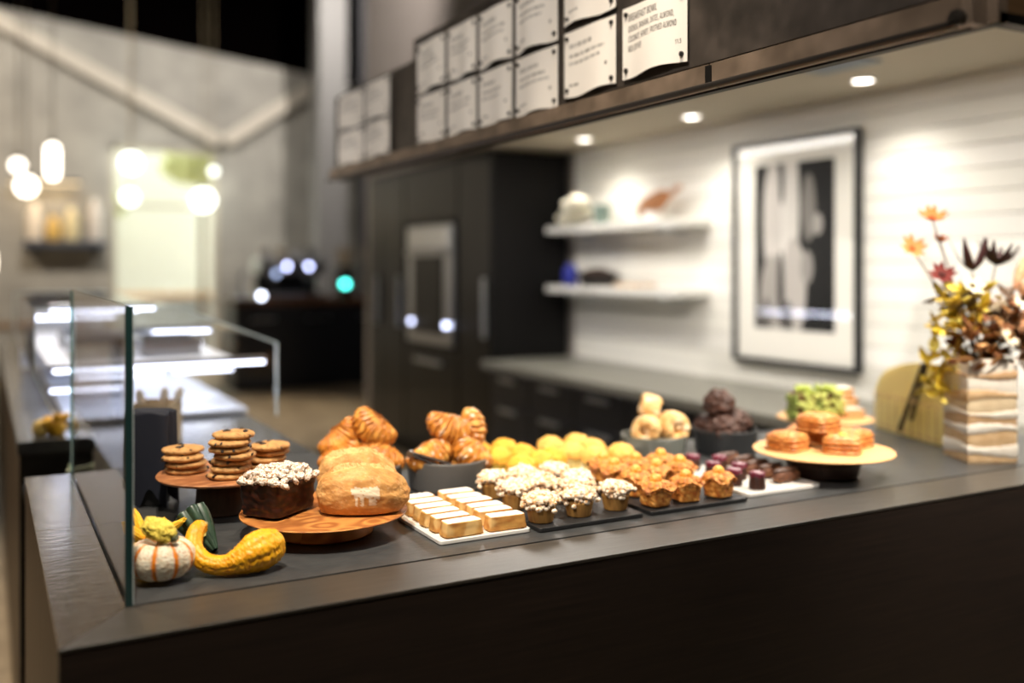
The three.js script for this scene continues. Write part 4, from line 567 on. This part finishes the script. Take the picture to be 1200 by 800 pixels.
{ // flaky orange tarts: folded square pastry cup with ruffled rim and a filling
  const A = col(0xd68d3c), B = col(0xa85a22), C = col(0xecb262), T = col(0xf0a83a);
  const mk = (s) => { const cup = grid(72, 20, (u, v) => { const a = u * 6.28318, c = Math.cos(a), q = Math.sin(a), k = 1 / Math.pow(Math.abs(c) ** 5 + Math.abs(q) ** 5, 0.2); const e = v < 0.08 ? Math.sqrt(v / 0.08) : 1, r = (0.0255 + 0.005 * v) * k * e * (1 + 0.05 * N3(c * 3, q * 3 + s, v * 6)); return V(c * r, Math.max(0, v - 0.04) * 0.049, q * r); }, true);
    const rim = grid(96, 26, (u, v) => { const a = u * 6.28318, c = Math.cos(a), q = Math.sin(a), k = 1 / Math.pow(Math.abs(c) ** 4 + Math.abs(q) ** 4, 0.25), w = v * 0.0355 * k * (1 + 0.14 * N3(c * 3 + s, q * 3, 2)); const edge = sstep(0.55, 1, v); const y = 0.05 + 0.006 * Math.sin(v * 3.1) + edge * (0.006 * Math.sin(a * 4 + s) - 0.008) + 0.0018 * N3(c * v * 6, q * v * 6, s); return V(c * w, y, q * w); }, true);
    const under = rim.clone(); deform(under, (p) => { p.y -= 0.006; p.x *= 0.94; p.z *= 0.94; });
    const tint = (g) => colorize(g, (p) => { const n = fbm(p.x * 60 + s, p.y * 60, p.z * 60); return n > 0.15 ? mixc(A, C, (n - 0.15) * 2.4) : mixc(A, B, (0.15 - n) * 1.5); });
    const fill = colorize(lump(0.014, 0.012, 0.013, { d: 8, amp: 0.2, f: 2, seed: s * 3 + 2, flat: -0.4 }), (p) => mixc(T, C, 0.5 + N3(p.x * 100, p.y * 100, p.z * 100)));
    return [tint(cup), tint(mergeGeometries([rim, under].map((g) => { const h = g.clone(); h.deleteAttribute('color'); return h; }))), fill]; };
  const vs = [0, 1, 2].map(mk), m = M({ vertexColors: true, roughness: 0.55, side: THREE.DoubleSide });
  [[1.335, -1.935], [1.42, -1.965], [1.33, -1.84], [1.505, -1.975], [1.495, -1.885], [1.415, -1.875], [1.312, -1.74], [1.4, -1.745], [1.492, -1.74], [1.35, -2.005]].forEach(([x, z], i) => { const [cup, rim, fill] = vs[i % 3]; const t = thing('flaky_tart', 'orange baked flaky tart with ruffled rim on slate board', 'tart', [x, TOP + 0.0095, z], [0.1, -0.15, 0.3][i % 3], 'flaky tarts on the slate board'); part(t, 'crust', cup, m); part(t, 'ruffled_rim', rim, m); part(t, 'filling', fill, mats.glazed, [0, 0.054, 0]); });
}
{ // caneles and brown cake slices
  const body = deform(welded(lathe([[0, 0], [0.0185, 0], [0.0205, 0.003], [0.0185, 0.036], [0, 0.036]], 72)), (p) => { const a = Math.atan2(p.z, p.x), r = Math.hypot(p.x, p.z); if (r > 0.006) { const k = 1 - 0.07 * (0.5 + 0.5 * Math.cos(a * 12)); p.x *= k; p.z *= k; } });
  colorize(body, (p) => mixc(col(0x2c1812), col(0x46281a), 0.4 + 0.8 * fbm(p.x * 80, p.y * 80, p.z * 80)));
  const cap = deform(welded(lathe([[0.0008, 0.004], [0.008, 0.0022], [0.012, 0.0045], [0.0175, 0.006], [0.0196, 0.003], [0.0193, -0.004], [0.0182, -0.006]], 72)), (p) => { const a = Math.atan2(p.z, p.x), k = 1 - 0.05 * (0.5 + 0.5 * Math.cos(a * 12)); p.x *= k; p.z *= k; if (p.y < 0) p.y += 0.002 * Math.sin(a * 6); });
  const capM = MP({ color: 0x6d1f36, roughness: 0.3, clearcoat: 0.6, side: THREE.DoubleSide });
  [[1.628, -2.0], [1.68, -1.955], [1.612, -1.9], [1.66, -1.858], [1.602, -1.81], [1.625, -1.755]].forEach(([x, z], i) => { const t = thing('canele', 'fluted dark canele with shiny maroon glaze on white plate', 'pastry', [x, TOP + 0.0095, z], i, 'glazed caneles'); part(t, 'cake', body, mats.glazed); part(t, 'glaze', cap, capM, [0, 0.0345, 0]); });
  const A = col(0x6b4026), B = col(0x4a2918), C = col(0x8f5c38);
  const sl = [0, 1].map((s) => { const g = grid(56, 20, (u, v) => { const a = u * 6.28318, c = Math.cos(a), q = Math.sin(a), k = 1 / Math.pow(Math.abs(c) ** 3 + Math.abs(q) ** 3, 1 / 3), e = Math.pow(Math.sin(Math.PI * Math.min(0.999, Math.max(0.001, v))), 0.3); return V(c * k * 0.045 * e, v * 0.03, q * k * 0.017 * e); }, true); return colorize(g, (p) => mixc(mixc(A, B, 0.5 + 0.9 * fbm(p.x * 50 + s * 6, p.y * 50, p.z * 50)), C, sstep(0.3, 0.8, N3(p.x * 20, p.y * 60, p.z * 20 + s)))); });
  const gl = lump(0.04, 0.006, 0.014, { d: 6, amp: 0.1, seed: 3, flat: -0.5 });
  [[1.745, -2.0], [1.755, -1.945], [1.75, -1.89], [1.745, -1.835], [1.742, -1.78]].forEach(([x, z], i) => { const t = thing('chocolate_finger', 'brown chocolate cake finger beside the caneles on white plate', 'cake', [x, TOP + 0.0095, z], 0.12, 'chocolate cake fingers'); part(t, 'cake', sl[i % 2], mats.food); part(t, 'icing', gl, M({ color: 0x4a3022, roughness: 0.5 }), [0, 0.0265, 0]); });
}
// ---------- rolls and chocolate muffins in bowls ----------
bowl('glass_bowl', 'grey glazed bowl holding rolled cream pastries', [1.672, TOP, -2.225], 0.094, 0.066, MP({ color: 0x6e726c, roughness: 0.18, clearcoat: 0.6 })); bowl('muffin_bowl', 'black bowl heaped with chocolate muffins', [1.9, TOP, -2.185], 0.094, 0.07, mats.bowlDark);
{
  const A = col(0xefc98b), B = col(0xd8a05a), C = col(0xf6e3bd);
  const tint = (g, s) => colorize(g, (p) => mixc(mixc(A, B, 0.35 + 0.9 * fbm(p.x * 40 + s, p.y * 40, p.z * 40)), C, sstep(0.2, 0.8, N3(p.x * 22, p.y * 22 + s, p.z * 22))));
  const roll = (s) => tint(grid(96, 44, (u, v) => { // thick rolled sheet with an open hole and a seam step
    const a = u * 6.28318, w = v * 6.28318, step = 1 - 0.13 * ((u + 0.15 * s) % 1), R = 0.0265, tr = 0.0145 * (1 + 0.08 * N3(Math.cos(a) * 2 + s, Math.sin(a) * 2, 1)); const cw = Math.cos(w), sw = Math.sin(w), z = Math.sign(sw) * Math.pow(Math.abs(sw), 0.55) * 0.034 * (1 + 0.1 * N3(Math.cos(a) + s, Math.sin(a), 5)), r = (R + Math.sign(cw) * Math.pow(Math.abs(cw), 0.7) * tr) * step; return V(Math.cos(a) * r * 1.08, Math.sin(a) * r * 0.95, z); }, false), s);
  const core = tint(lump(0.012, 0.012, 0.03, { d: 6, amp: 0.15, flat: -2, seed: 5 }).translate(0, -0.024, 0), 2);
  const P = 'rolled cream pastries';
  const put = (g, label, pos, rot, sc = 1) => { const t = thing('rolled_pastry', label, 'pastry', pos, 0, P); const m = part(t, 'pastry', g, M({ vertexColors: true, roughness: 0.65, side: THREE.DoubleSide }), null, rot); m.scale.setScalar(sc); part(m, 'inner_curl', core, mats.food, [0.004, -0.004, -0.002]); };
  const r1 = roll(1), r2 = roll(2.4);
  put(r1, 'rolled pastry with open spiral end at left of the grey bowl', [1.625, TOP + 0.087, -2.2], [0.1, YAW - 0.25, 0.4]); put(r2, 'rolled pastry with open spiral end facing right in the grey bowl', [1.715, TOP + 0.085, -2.195], [0.05, YAW + 0.35, 1.4], 1.08); put(r1, 'rolled pastry crowning the grey bowl', [1.67, TOP + 0.142, -2.24], [0.5, YAW + 1.4, 0.3], 0.85); put(r2, 'rolled pastry lying at the back of the grey bowl', [1.675, TOP + 0.06, -2.26], [0, YAW + 1.5, 0]);
  const mk = (s) => colorize(lump(0.047, 0.04, 0.045, { d: 18, amp: 0.22, f: 1.7, fine: 0.03, ff: 7, seed: s, flat: -0.9 }), (p) => mixc(col(0x33201a), col(0x57382c), 0.4 + 0.9 * fbm(p.x * 50 + s, p.y * 50, p.z * 50)));
  const cm = [3, 8, 14].map(mk); const Q = 'chocolate muffins in the black bowl';
  [['left of the black bowl', 1.865, 0.036, -2.155, 0], ['right of the black bowl', 1.95, 0.045, -2.2, 1], ['top of the heap in the black bowl', 1.885, 0.105, -2.195, 2], ['back of the black bowl', 1.88, 0.03, -2.235, 1]].forEach(([w, x, y, z, k]) => { const t = thing('chocolate_muffin', `dark chocolate muffin at the ${w}`, 'muffin', [x, TOP + y, z], x * 9, Q); part(t, 'cake', cm[k], M({ vertexColors: true, roughness: 0.55 })); });
}
// ---------- bun stand and the stand behind ----------
stand('bun_stand', 'pale wooden cake stand with sticky laminated buns', [1.916, TOP, -1.825], 0.178, 0.066, 0.1, 0.085, mats.palewood, mats.walnut, 0.01);
stand('slice_stand', 'small wooden cake stand with pistachio cakes and sugared sandwiches', [2.36, TOP, -2.24], 0.15, 0.06, 0.06, 0.07, mats.palewood, mats.bowlDark, 0.01);
{
  const A = col(0xca8440), B = col(0x965020), C = col(0xe2ac68);
  const bun = (s) => { const g = grid(90, 60, (u, v) => { const a = u * 6.28318, c = Math.cos(a), q = Math.sin(a); const hexr = 1 / Math.pow(Math.abs(c) ** 4 + Math.abs(q) ** 4, 0.25); let r, y; if (v < 0.6) { const w = v / 0.6; r = 0.047 * (w < 0.08 ? Math.sqrt(w / 0.08) : 1) * (1 + 0.15 * Math.pow(Math.abs(Math.sin(w * 3.1416 * 3)), 0.6) - 0.12); y = Math.max(0, w - 0.05) * 0.036; } else { const w = (v - 0.6) / 0.4; r = 0.046 * (1 - w); y = 0.034 + 0.007 * Math.sin(Math.min(1, w * 1.2) * 2.6) + 0.0035 * Math.abs(Math.sin((w * 9.4 + a * 0.5))); } return V(c * r * hexr * (1 + 0.03 * N3(c * 2 + s, q * 2, v * 3)), y + 0.0012 * N3(c * r * 90, q * r * 90, s), q * r * hexr); }, true); return colorize(g, (p) => { const n = fbm(p.x * 50 + s, p.y * 110, p.z * 50); return n > 0.1 ? mixc(A, C, (n - 0.1) * 2) : mixc(A, B, (0.1 - n) * 1.5); }); };
  const bs = [1, 2, 3].map(bun), H = TOP + 0.0665, G = 'sticky buns on the pale stand';
  const put = (k, label, x, y, z, ry, pist) => { const t = thing('sticky_bun', label, 'bun', [x, H + y, z], ry, G); part(t, 'pastry', bs[k], mats.glazed); if (pist) part(t, 'pistachio', lump(0.013, 0.006, 0.01, { d: 4, amp: 0.4, f: 3 }), M({ color: 0x9cb24a, roughness: 0.8 }), [0, 0.038, 0], null, 'green chopped pistachio'); };
  put(0, 'glazed sticky bun at left of the pale stand', 1.835, 0, -1.87, 0.3); put(1, 'glazed sticky bun topped with green pistachio at front of pale stand', 1.93, 0, -1.775, 0.7, true); put(2, 'glazed sticky bun at right of the pale stand', 2.02, 0, -1.825, 0.1); put(0, 'glazed sticky bun at back of the pale stand', 1.945, 0, -1.915, 0.9); put(1, 'large glazed sticky bun stacked on the others of the pale stand', 1.935, 0.042, -1.86, 0.2);
  // pistachio cakes
  const H2 = TOP + 0.0605, r = rng(31);
  const cr = [0, 1, 2].map((s) => lump(0.0095, 0.007, 0.008, { d: 3, amp: 0.5, f: 2, seed: s * 3, flat: -2 })), gm = [0xa2b04e, 0xc2c86e, 0x889648].map((c) => M({ color: c, roughness: 0.85 }));
  [['left', 2.252, -2.235, 0.2, 'beside the chocolate muffin bowl'], ['right', 2.33, -2.205, 0.1, 'beside the sugared sandwiches']].forEach(([, x, z, ry, w]) => {
    const t = thing('pistachio_cake', `cake block coated in green pistachio ${w}`, 'cake', [x, H2, z], YAW + ry); part(t, 'cake', rbox(0.07, 0.085, 0.07, 0.012, 3), M({ color: 0x6b4226, roughness: 0.8 }), [0, 0.0425, 0]);
    for (let i = 0; i < 70; i++) { const f = i % 3, a = (r() - 0.5) * 0.064, b = r() * 0.078; const p = f === 0 ? [a, 0.087, (r() - 0.5) * 0.064] : f === 1 ? [a, b + 0.006, 0.036] : [-0.036, b + 0.006, a]; part(t, 'pistachio_crumb', cr[i % 3], gm[(i * 7) % 3], p, [r() * 3, r() * 6, 0]); }
  });
  const sw = M({ color: 0xc98d4c, roughness: 0.75 }), cream = M({ color: 0xead9b8, roughness: 0.8 });
  [[2.43, 0, -2.2, 'bottom, at front'], [2.455, 0, -2.29, 'bottom, at back'], [2.44, 0.031, -2.235, 'second level'], [2.43, 0.062, -2.24, 'top']].forEach(([x, y, z, w], i) => { const t = thing('sugar_sandwich', `square layered cake sandwich dusted white, ${w} of the pile`, 'cake', [x, H2 + y, z], YAW + [0.2, -0.3, 0.35, 0][i], 'sugared cake sandwiches'); part(t, 'lower_layer', rbox(0.064, 0.01, 0.064, 0.003), sw, [0, 0.005, 0]); part(t, 'cream_layer', rbox(0.06, 0.007, 0.06, 0.003), cream, [0, 0.0135, 0]); part(t, 'upper_layer', rbox(0.064, 0.01, 0.064, 0.003), sw, [0, 0.022, 0]); part(t, 'sugar_dusting', rbox(0.056, 0.003, 0.056, 0.0015), mats.sugar, [0, 0.0283, 0]); });
}

// ---------- yellow card, vase and dried flowers ----------
{
  const t = thing('yellow_card', 'pale yellow upright panel with two dark sticks beside the flower vase', 'panel', [2.585, TOP, -2.09], -0.31);
  const s = new THREE.Shape(); s.moveTo(-0.2, 0); s.lineTo(0.2, 0); s.lineTo(0.2, 0.24); s.quadraticCurveTo(0.02, 0.25, -0.1, 0.21); s.quadraticCurveTo(-0.18, 0.19, -0.2, 0.12); s.closePath();
  const g = new THREE.ExtrudeGeometry(s, { depth: 0.006, bevelEnabled: true, bevelSize: 0.001, bevelThickness: 0.001, bevelSegments: 1 }); g.rotateY(-Math.PI / 2);
  part(t, 'sheet', g, MP({ color: 0xfff2b4, roughness: 1, transmission: 0.45, thickness: 0 })); const d = M({ color: 0x3b2d14, roughness: 0.6 });
  part(t, 'stick', cyl(0.006, 0.008, 0.26, 8), d, [-0.018, 0.128, 0.02], [0.5, 0, 0]); part(t, 'stick', cyl(0.006, 0.007, 0.2, 8), d, [-0.018, 0.15, 0.06], [0.42, 0, 0]);
  const wm = M({ color: 0xb88a52, roughness: 0.4, metalness: 0.6 }); for (let k = 0; k < 9; k++) part(t, 'wire', cyl(0.0009, 0.0009, 0.12, 5), wm, [-0.03, 0.06, -0.17 + k * 0.042]); for (const y of [0.02, 0.12]) part(t, 'wire', cyl(0.0012, 0.0012, 0.38, 5), wm, [-0.03, y, 0], [Math.PI / 2, 0, 0]);
}
const VX = 2.465, VZ = -1.768, VH = 0.285;
{ // square vase wrapped in torn bands of paper and bark
  const t = thing('banded_vase', 'square vase wrapped in torn bands of tan bark and white paper', 'vase', [VX, TOP, VZ], -0.46); const w = 0.132;
  part(t, 'core', merge([span(-w / 2 + 0.004, w / 2 - 0.004, 0, 0.01, -w / 2 + 0.004, w / 2 - 0.004), ...[[1, 0], [-1, 0], [0, 1], [0, -1]].map(([a, b]) => moved(box(a ? 0.006 : w - 0.008, VH, b ? 0.006 : w - 0.008), a * (w / 2 - 0.005), VH / 2, b * (w / 2 - 0.005)))]), M({ color: 0xb99a74, roughness: 0.8 }));
  const bandM = [0xd9bc94, 0xf0eae0, 0xcfac84, 0xe2cfae, 0xf4efe6].map((c, i) => M({ map: rep(mottle(c, [0xc5a278, 0xe2dace, 0xb99872, 0xd0ba98, 0xe6dfd4][i], { f: 6, seed: 70 + i, size: 128, k: 0.9 }), 4), roughness: 0.85 }));
  const cuts = [0, 0.022, 0.05, 0.085, 0.105, 0.128, 0.142, 0.175, 0.195, 0.235, 0.248, VH], order = [0, 1, 0, 4, 2, 1, 3, 0, 1, 2, 4, 0];
  for (let k = 0; k + 1 < cuts.length; k++) { const n = 40, th = 0.0028 + 0.0018 * (k % 2); const wav = (u, q) => (q === 0 || q === cuts.length - 1 ? 0 : 0.006 * Math.sin(u * 6.28 * 2 + q * 1.7) + 0.002 * N3(u * 20, q, 1));
    const g = grid(n * 4, 4, (u, v) => { const side = Math.min(3, Math.floor(u * 4)), f = u * 4 - side, h = w / 2 + th * (v > 0.2 && v < 0.8 ? 1 : v === 0 || v === 1 ? 0 : 1); const e = (f * 2 - 1) * h; const [x, z] = [[e, h], [h, -e], [-e, -h], [-h, e]][side]; const y0 = cuts[k] + wav(u, k), y1 = cuts[k + 1] + wav(u, k + 1); return V(x, y0 + (y1 - y0) * Math.min(1, Math.max(0, (v - 0.25) / 0.5)), z); });
    part(t, 'band', boxUV(g), bandM[order[k] % 5]); }
}
{ // dried flowers, each stem a thing standing in the vase
  const stemM = [0x5a4326, 0x6e5a35, 0x4d3a2a].map((c) => M({ color: c, roughness: 0.8 })); const r = rng(99);
  const right = V(Math.cos(-YAW), 0, Math.sin(-YAW)), back = V(Math.sin(-YAW), 0, -Math.cos(-YAW));
  const petalG = (L, W, curl) => grid(6, 8, (u, v) => V((u - 0.5) * W * Math.sin(Math.PI * Math.min(0.98, v * 0.86 + 0.1)), curl * v * v * L + 0.15 * W * Math.abs(u - 0.5) * 2, v * L));
  function stem(name, label, cat, lat, up, dep, head, k = 0, group) { // lat/up/dep: offset of the head from the vase mouth, seen from the room side
    lat += 0.055; if (up > 0.2) up -= 0.05; const t = thing(name, label, cat, [VX, TOP + 0.012, VZ], 0, group); const a = right.clone().multiplyScalar(lat * 0.12).addScaledVector(back, dep * 0.2); a.clampLength(0, 0.05);
    const e = right.clone().multiplyScalar(lat).addScaledVector(back, dep); e.y = VH + up - 0.012; const m = a.clone(); m.y = VH - 0.02; const m2 = m.clone().lerp(e, 0.55); m2.y += 0.02;
    part(t, 'stem', tube([[a.x * 0.4, 0, a.z * 0.4], m.toArray(), m2.toArray(), e.toArray()], 0.0022, 24, 6), stemM[k % 3]); head(t, e, k); return t;
  }
  const pM = (c, c2) => M({ color: c, roughness: 0.8, side: THREE.DoubleSide });
  const bloom = (L, W, n, curl, c, cc, tilt = [0.4, 0, 0]) => { const pg = petalG(L, W, curl), pm = pM(c), cm = M({ color: cc, roughness: 0.9 }); return (t, e) => { const h = new THREE.Group(); h.name = 'flower_head'; h.position.copy(e); h.rotation.set(...tilt); t.add(h); for (let k = 0; k < n; k++) part(h, 'petal', pg, pm, [0, 0, 0], [0, k / n * 6.28 + 0.2 * (k % 2), 0]); part(h, 'centre', lump(L * 0.22, L * 0.16, L * 0.22, { d: 3, amp: 0.2 }), cm, [0, 0, 0]); }; };
  const camTilt = [0.9, YAW, 0];
  stem('dried_flower', 'tall orange dried flower topping the bouquet', 'flower', -0.18, 0.44, 0.02, bloom(0.042, 0.022, 9, 0.5, 0xb86226, 0x8f4216, [0.5, 0, 0.3]), 0);
  stem('dried_flower', 'pale orange dried flower jutting out at left of the bouquet', 'flower', -0.245, 0.355, 0.0, bloom(0.04, 0.02, 8, 0.4, 0xc27a42, 0xa2521e, [0.8, 0.3, 0.4]), 1);
  stem('dried_flower', 'small rust flower bud below the tall orange flower', 'flower', -0.165, 0.375, 0.01, bloom(0.025, 0.014, 7, 0.9, 0x9c5220, 0x743616, [0.3, 0, -0.2]), 2);
  stem('dried_flower', 'dark red dried flower low at left of the bouquet', 'flower', -0.17, 0.28, -0.02, bloom(0.04, 0.02, 8, 0.35, 0x661a10, 0x40100a, [0.7, 0, 0.5]), 0);
  stem('dried_flower', 'deep maroon tulip-like dried bud in the bouquet', 'flower', -0.075, 0.295, 0.0, bloom(0.055, 0.026, 5, 1.6, 0x3a1416, 0x2a0c0e, [0.0, 0, 0.1]), 1);
  stem('dried_flower', 'almost black spiky dried flower beside the pink plume', 'flower', 0.0, 0.31, 0.02, bloom(0.06, 0.022, 10, 1.0, 0x2e1414, 0x1d0c0c, [0.1, 0, -0.2]), 2);
  stem('dried_flower', 'orange dried flower at right behind the pink plume', 'flower', 0.13, 0.26, 0.03, bloom(0.05, 0.03, 10, 0.6, 0xb2661c, 0x7a4010, [0.7, 0, -0.3]), 0);
  stem('dried_flower', 'cream daisy-like dried flower low on the front of bouquet', 'flower', -0.02, 0.06, -0.09, bloom(0.03, 0.018, 8, 0.2, 0xeadfc4, 0xa27c40, camTilt), 1);
  stem('dried_flower', 'cream daisy-like dried flower drooping over the vase rim', 'flower', 0.045, 0.02, -0.1, bloom(0.03, 0.018, 8, 0.2, 0xeee4cc, 0x8f6a34, camTilt), 2);
  stem('dried_flower', 'cream daisy-like dried flower at right of the bouquet', 'flower', 0.09, 0.055, -0.08, bloom(0.026, 0.016, 8, 0.25, 0xe2d3b2, 0x9a7238, camTilt), 0);
  stem('dried_flower', 'pale grey star-shaped dried flower in middle of the bouquet', 'flower', -0.1, 0.2, -0.05, bloom(0.038, 0.018, 7, 0.3, 0xd6cfbb, 0x6b5a3a, [0.8, 0.2, 0.2]), 1);
  stem('dried_flower', 'small white dried flower in middle of the bouquet', 'flower', 0.02, 0.15, -0.07, bloom(0.024, 0.018, 6, 0.3, 0xf0ead8, 0xc8a85a, camTilt), 2);
  // pink feathery plumes
  const plume = (t, e) => { const g = grid(20, 30, (u, v) => { const a = u * 6.28, q = 0.017 * Math.pow(Math.sin(Math.PI * Math.min(0.995, v * 0.97 + 0.02)), 0.6) * (1 + 0.25 * N3(Math.cos(a) * 3, Math.sin(a) * 3, v * 22)); return V(Math.cos(a) * q + 0.045 * v * v, v * 0.15 - 0.02, Math.sin(a) * q); }, true); part(t, 'plume', colorize(g, (p) => mixc(col(0xe3b491), col(0xc98f6c), 0.5 + N3(p.x * 200, p.y * 90, p.z * 200))), mats.food, e.toArray(), [0, -0.4, -0.25]); };
  stem('bunny_tail_plume', 'pink feathery plume rising at right of the bouquet', 'flower', 0.05, 0.26, 0.0, plume, 0); stem('bunny_tail_plume', 'pink feathery plume hanging in the front of bouquet', 'flower', 0.035, 0.09, -0.06, plume, 1); stem('bunny_tail_plume', 'pink feathery plume at the far right of bouquet', 'flower', 0.13, 0.12, -0.02, plume, 2);
  // leafy sprays in yellow and brown
  const leafG = grid(4, 8, (u, v) => V((u - 0.5) * 0.016 * Math.sin(Math.PI * Math.min(0.99, v + 0.005)), 0.006 * v * v - 0.003 * Math.cos((u - 0.5) * 3), v * 0.034));
  const spray = (n, cs, spread, L) => { const ms = cs.map((c) => pM(c)); return (t, e) => { for (let k = 0; k < n * 1.6; k++) { const f = part(t, 'leaf', leafG, ms[k % ms.length], [e.x + (r() - 0.5) * spread * 1.15, e.y - r() * L * 1.1, e.z + (r() - 0.5) * spread], [(r() - 0.5) * 2.4, r() * 6.28, (r() - 0.5) * 1.5]); f.scale.setScalar(1.0 + r() * 1.1); } }; };
  const Yl = [0xd9bf3a, 0xe2cf62, 0xc7a92a], Br = [0x9a6a3a, 0x7a4a28, 0xb88a58], Pk = [0xc79a78, 0xa9744e, 0xd9b594], Gy = [0x8a7c66, 0xc9bda2, 0x5a4636];
  stem('leafy_spray', 'yellow leafy spray at left of the bouquet', 'foliage', -0.14, 0.2, -0.02, spray(26, Yl, 0.1, 0.12), 1); stem('leafy_spray', 'yellow leafy spray hanging down beside the vase', 'foliage', -0.13, 0.02, 0.03, spray(30, Yl, 0.09, 0.14), 1); stem('leafy_spray', 'yellow leafy spray in middle of the bouquet', 'foliage', -0.06, 0.25, 0.02, spray(22, Yl, 0.09, 0.1), 1); stem('leafy_spray', 'yellow leafy spray low behind the right side of bouquet', 'foliage', 0.13, 0.07, 0.03, spray(20, [0xd6a82e, 0xc2861e], 0.08, 0.1), 1);
  stem('leafy_spray', 'brown dried spray at lower left of the bouquet', 'foliage', -0.08, 0.11, -0.04, spray(34, Br, 0.1, 0.12), 2); stem('leafy_spray', 'brown dried spray filling the centre of bouquet', 'foliage', 0.0, 0.16, 0.0, spray(36, Br, 0.12, 0.14), 2); stem('leafy_spray', 'rosy tan dried spray filling right of the bouquet', 'foliage', 0.1, 0.2, 0.0, spray(40, Pk, 0.13, 0.15), 2); stem('leafy_spray', 'rosy tan dried spray low at right of the bouquet', 'foliage', 0.09, 0.1, -0.03, spray(40, Pk, 0.13, 0.1), 2); stem('leafy_spray', 'grey seed heads among the middle of bouquet', 'foliage', 0.03, 0.22, 0.01, spray(24, Gy, 0.1, 0.1), 0); stem('leafy_spray', 'grey seed heads at left of the bouquet', 'foliage', -0.12, 0.24, 0.0, spray(16, Gy, 0.08, 0.06), 0);
}
// ---------- behind the glass: dark cloth stand, tan box, far gourd ----------
{
  const t = thing('cloth_holder', 'dark navy cloth draped over an upright holder behind side glass', 'cloth', [0.335, TOP, -2.33], YAW);
  part(t, 'holder', rbox(0.07, 0.2, 0.05, 0.006), mats.black, [0, 0.1, 0]);
  const g = grid(80, 40, (u, v) => { const a = u * 6.28318, c = Math.cos(a), s = Math.sin(a), k = 1 / Math.pow(Math.abs(c) ** 5 + Math.abs(s) ** 5, 0.2); const fold = 1 + (0.07 + 0.14 * (1 - v)) * Math.sin(a * 6 + 2.4 * Math.sin(a * 2) + 1.5 * v) * (v > 0.93 ? 0.2 : 1); const e = v > 0.94 ? (1 - v) / 0.06 : 1; const y = Math.min(0.215, 0.02 + v * 0.207 + 0.022 * (1 - v) * Math.sin(a * 5 + 1)); return V(c * k * 0.047 * fold * e, y, s * k * 0.036 * fold * e); }, true);
  part(t, 'cloth', g, M({ color: 0x0d1322, roughness: 0.75, side: THREE.DoubleSide, bumpMap: BUMP_FINE, bumpScale: 0.0003 }));
  const b = thing('utensil_box', 'tan card box of wooden spoons behind the dark cloth', 'box', [0.465, TOP, -3.12], YAW);
  const cm = M({ color: 0xb9a68a, roughness: 0.8 }), h = 0.13; for (const [x, z, w, d] of [[0, 0.055, 0.116, 0.006], [0, -0.055, 0.116, 0.006], [0.055, 0, 0.006, 0.104], [-0.055, 0, 0.006, 0.104]]) part(b, 'side', box(w, h, d), cm, [x, h / 2, z]); part(b, 'bottom', box(0.104, 0.005, 0.104), cm, [0, 0.003, 0]);
  [[-0.025, 0.01, 0.18, 'leaning left'], [0.01, -0.015, -0.1, 'standing straight'], [0.028, 0.012, -0.25, 'leaning right']].forEach(([x, z, rz, w]) => { const s = thing('wooden_spoon', `pale wooden spoon ${w} in the tan card box`, 'spoon', [0.465 + x, TOP + 0.008, -3.12 + z]); part(s, 'handle', cyl(0.004, 0.004, 0.13, 8), M({ color: 0xcdb79c }), [-Math.sin(rz) * 0.065, 0.066, 0], [0, 0, rz]); part(s, 'bowl', lump(0.014, 0.008, 0.024, { d: 4, amp: 0.05, flat: -0.5 }).rotateX(Math.PI / 2), M({ color: 0xd8d2ca }), [-Math.sin(rz) * 0.14, 0.14, 0], [0, 0, rz]); });
  const f = thing('small_gourd', 'small yellow winged gourd on the service counter near the glass case', 'gourd', [0.205, 1.0005, -3.43]); const gm = M({ vertexColors: true, roughness: 0.5 });
  const lobes = [lump(0.03, 0.03, 0.028, { d: 8, amp: 0.15, seed: 6, flat: -0.7 })]; for (let k = 0; k < 5; k++) { const q = lump(0.012, 0.012, 0.028, { d: 6, amp: 0.2, seed: k, flat: -2 }); q.translate(0, -0.02, 0.024); q.rotateX(-0.7 + 0.15 * k); q.rotateY(k * 1.3); q.translate(0, 0.035, 0); lobes.push(q); }
  const gg = mergeGeometries(lobes.map((q) => { const z = q.clone(); z.deleteAttribute('uv'); return z; })); part(f, 'body', colorize(gg, wartY(col(0xf0bd22), col(0xd69c1c), 4)), gm); const f2 = part(f, 'flank', colorize(lump(0.024, 0.03, 0.022, { d: 7, amp: 0.15, seed: 12, flat: -0.7 }), wartY(col(0xe9cf7a), col(0xdcb85a), 2)), gm, [-0.045, 0, -0.005], null, 'paler cream-yellow flank');
}
renderer.render(scene, camera);
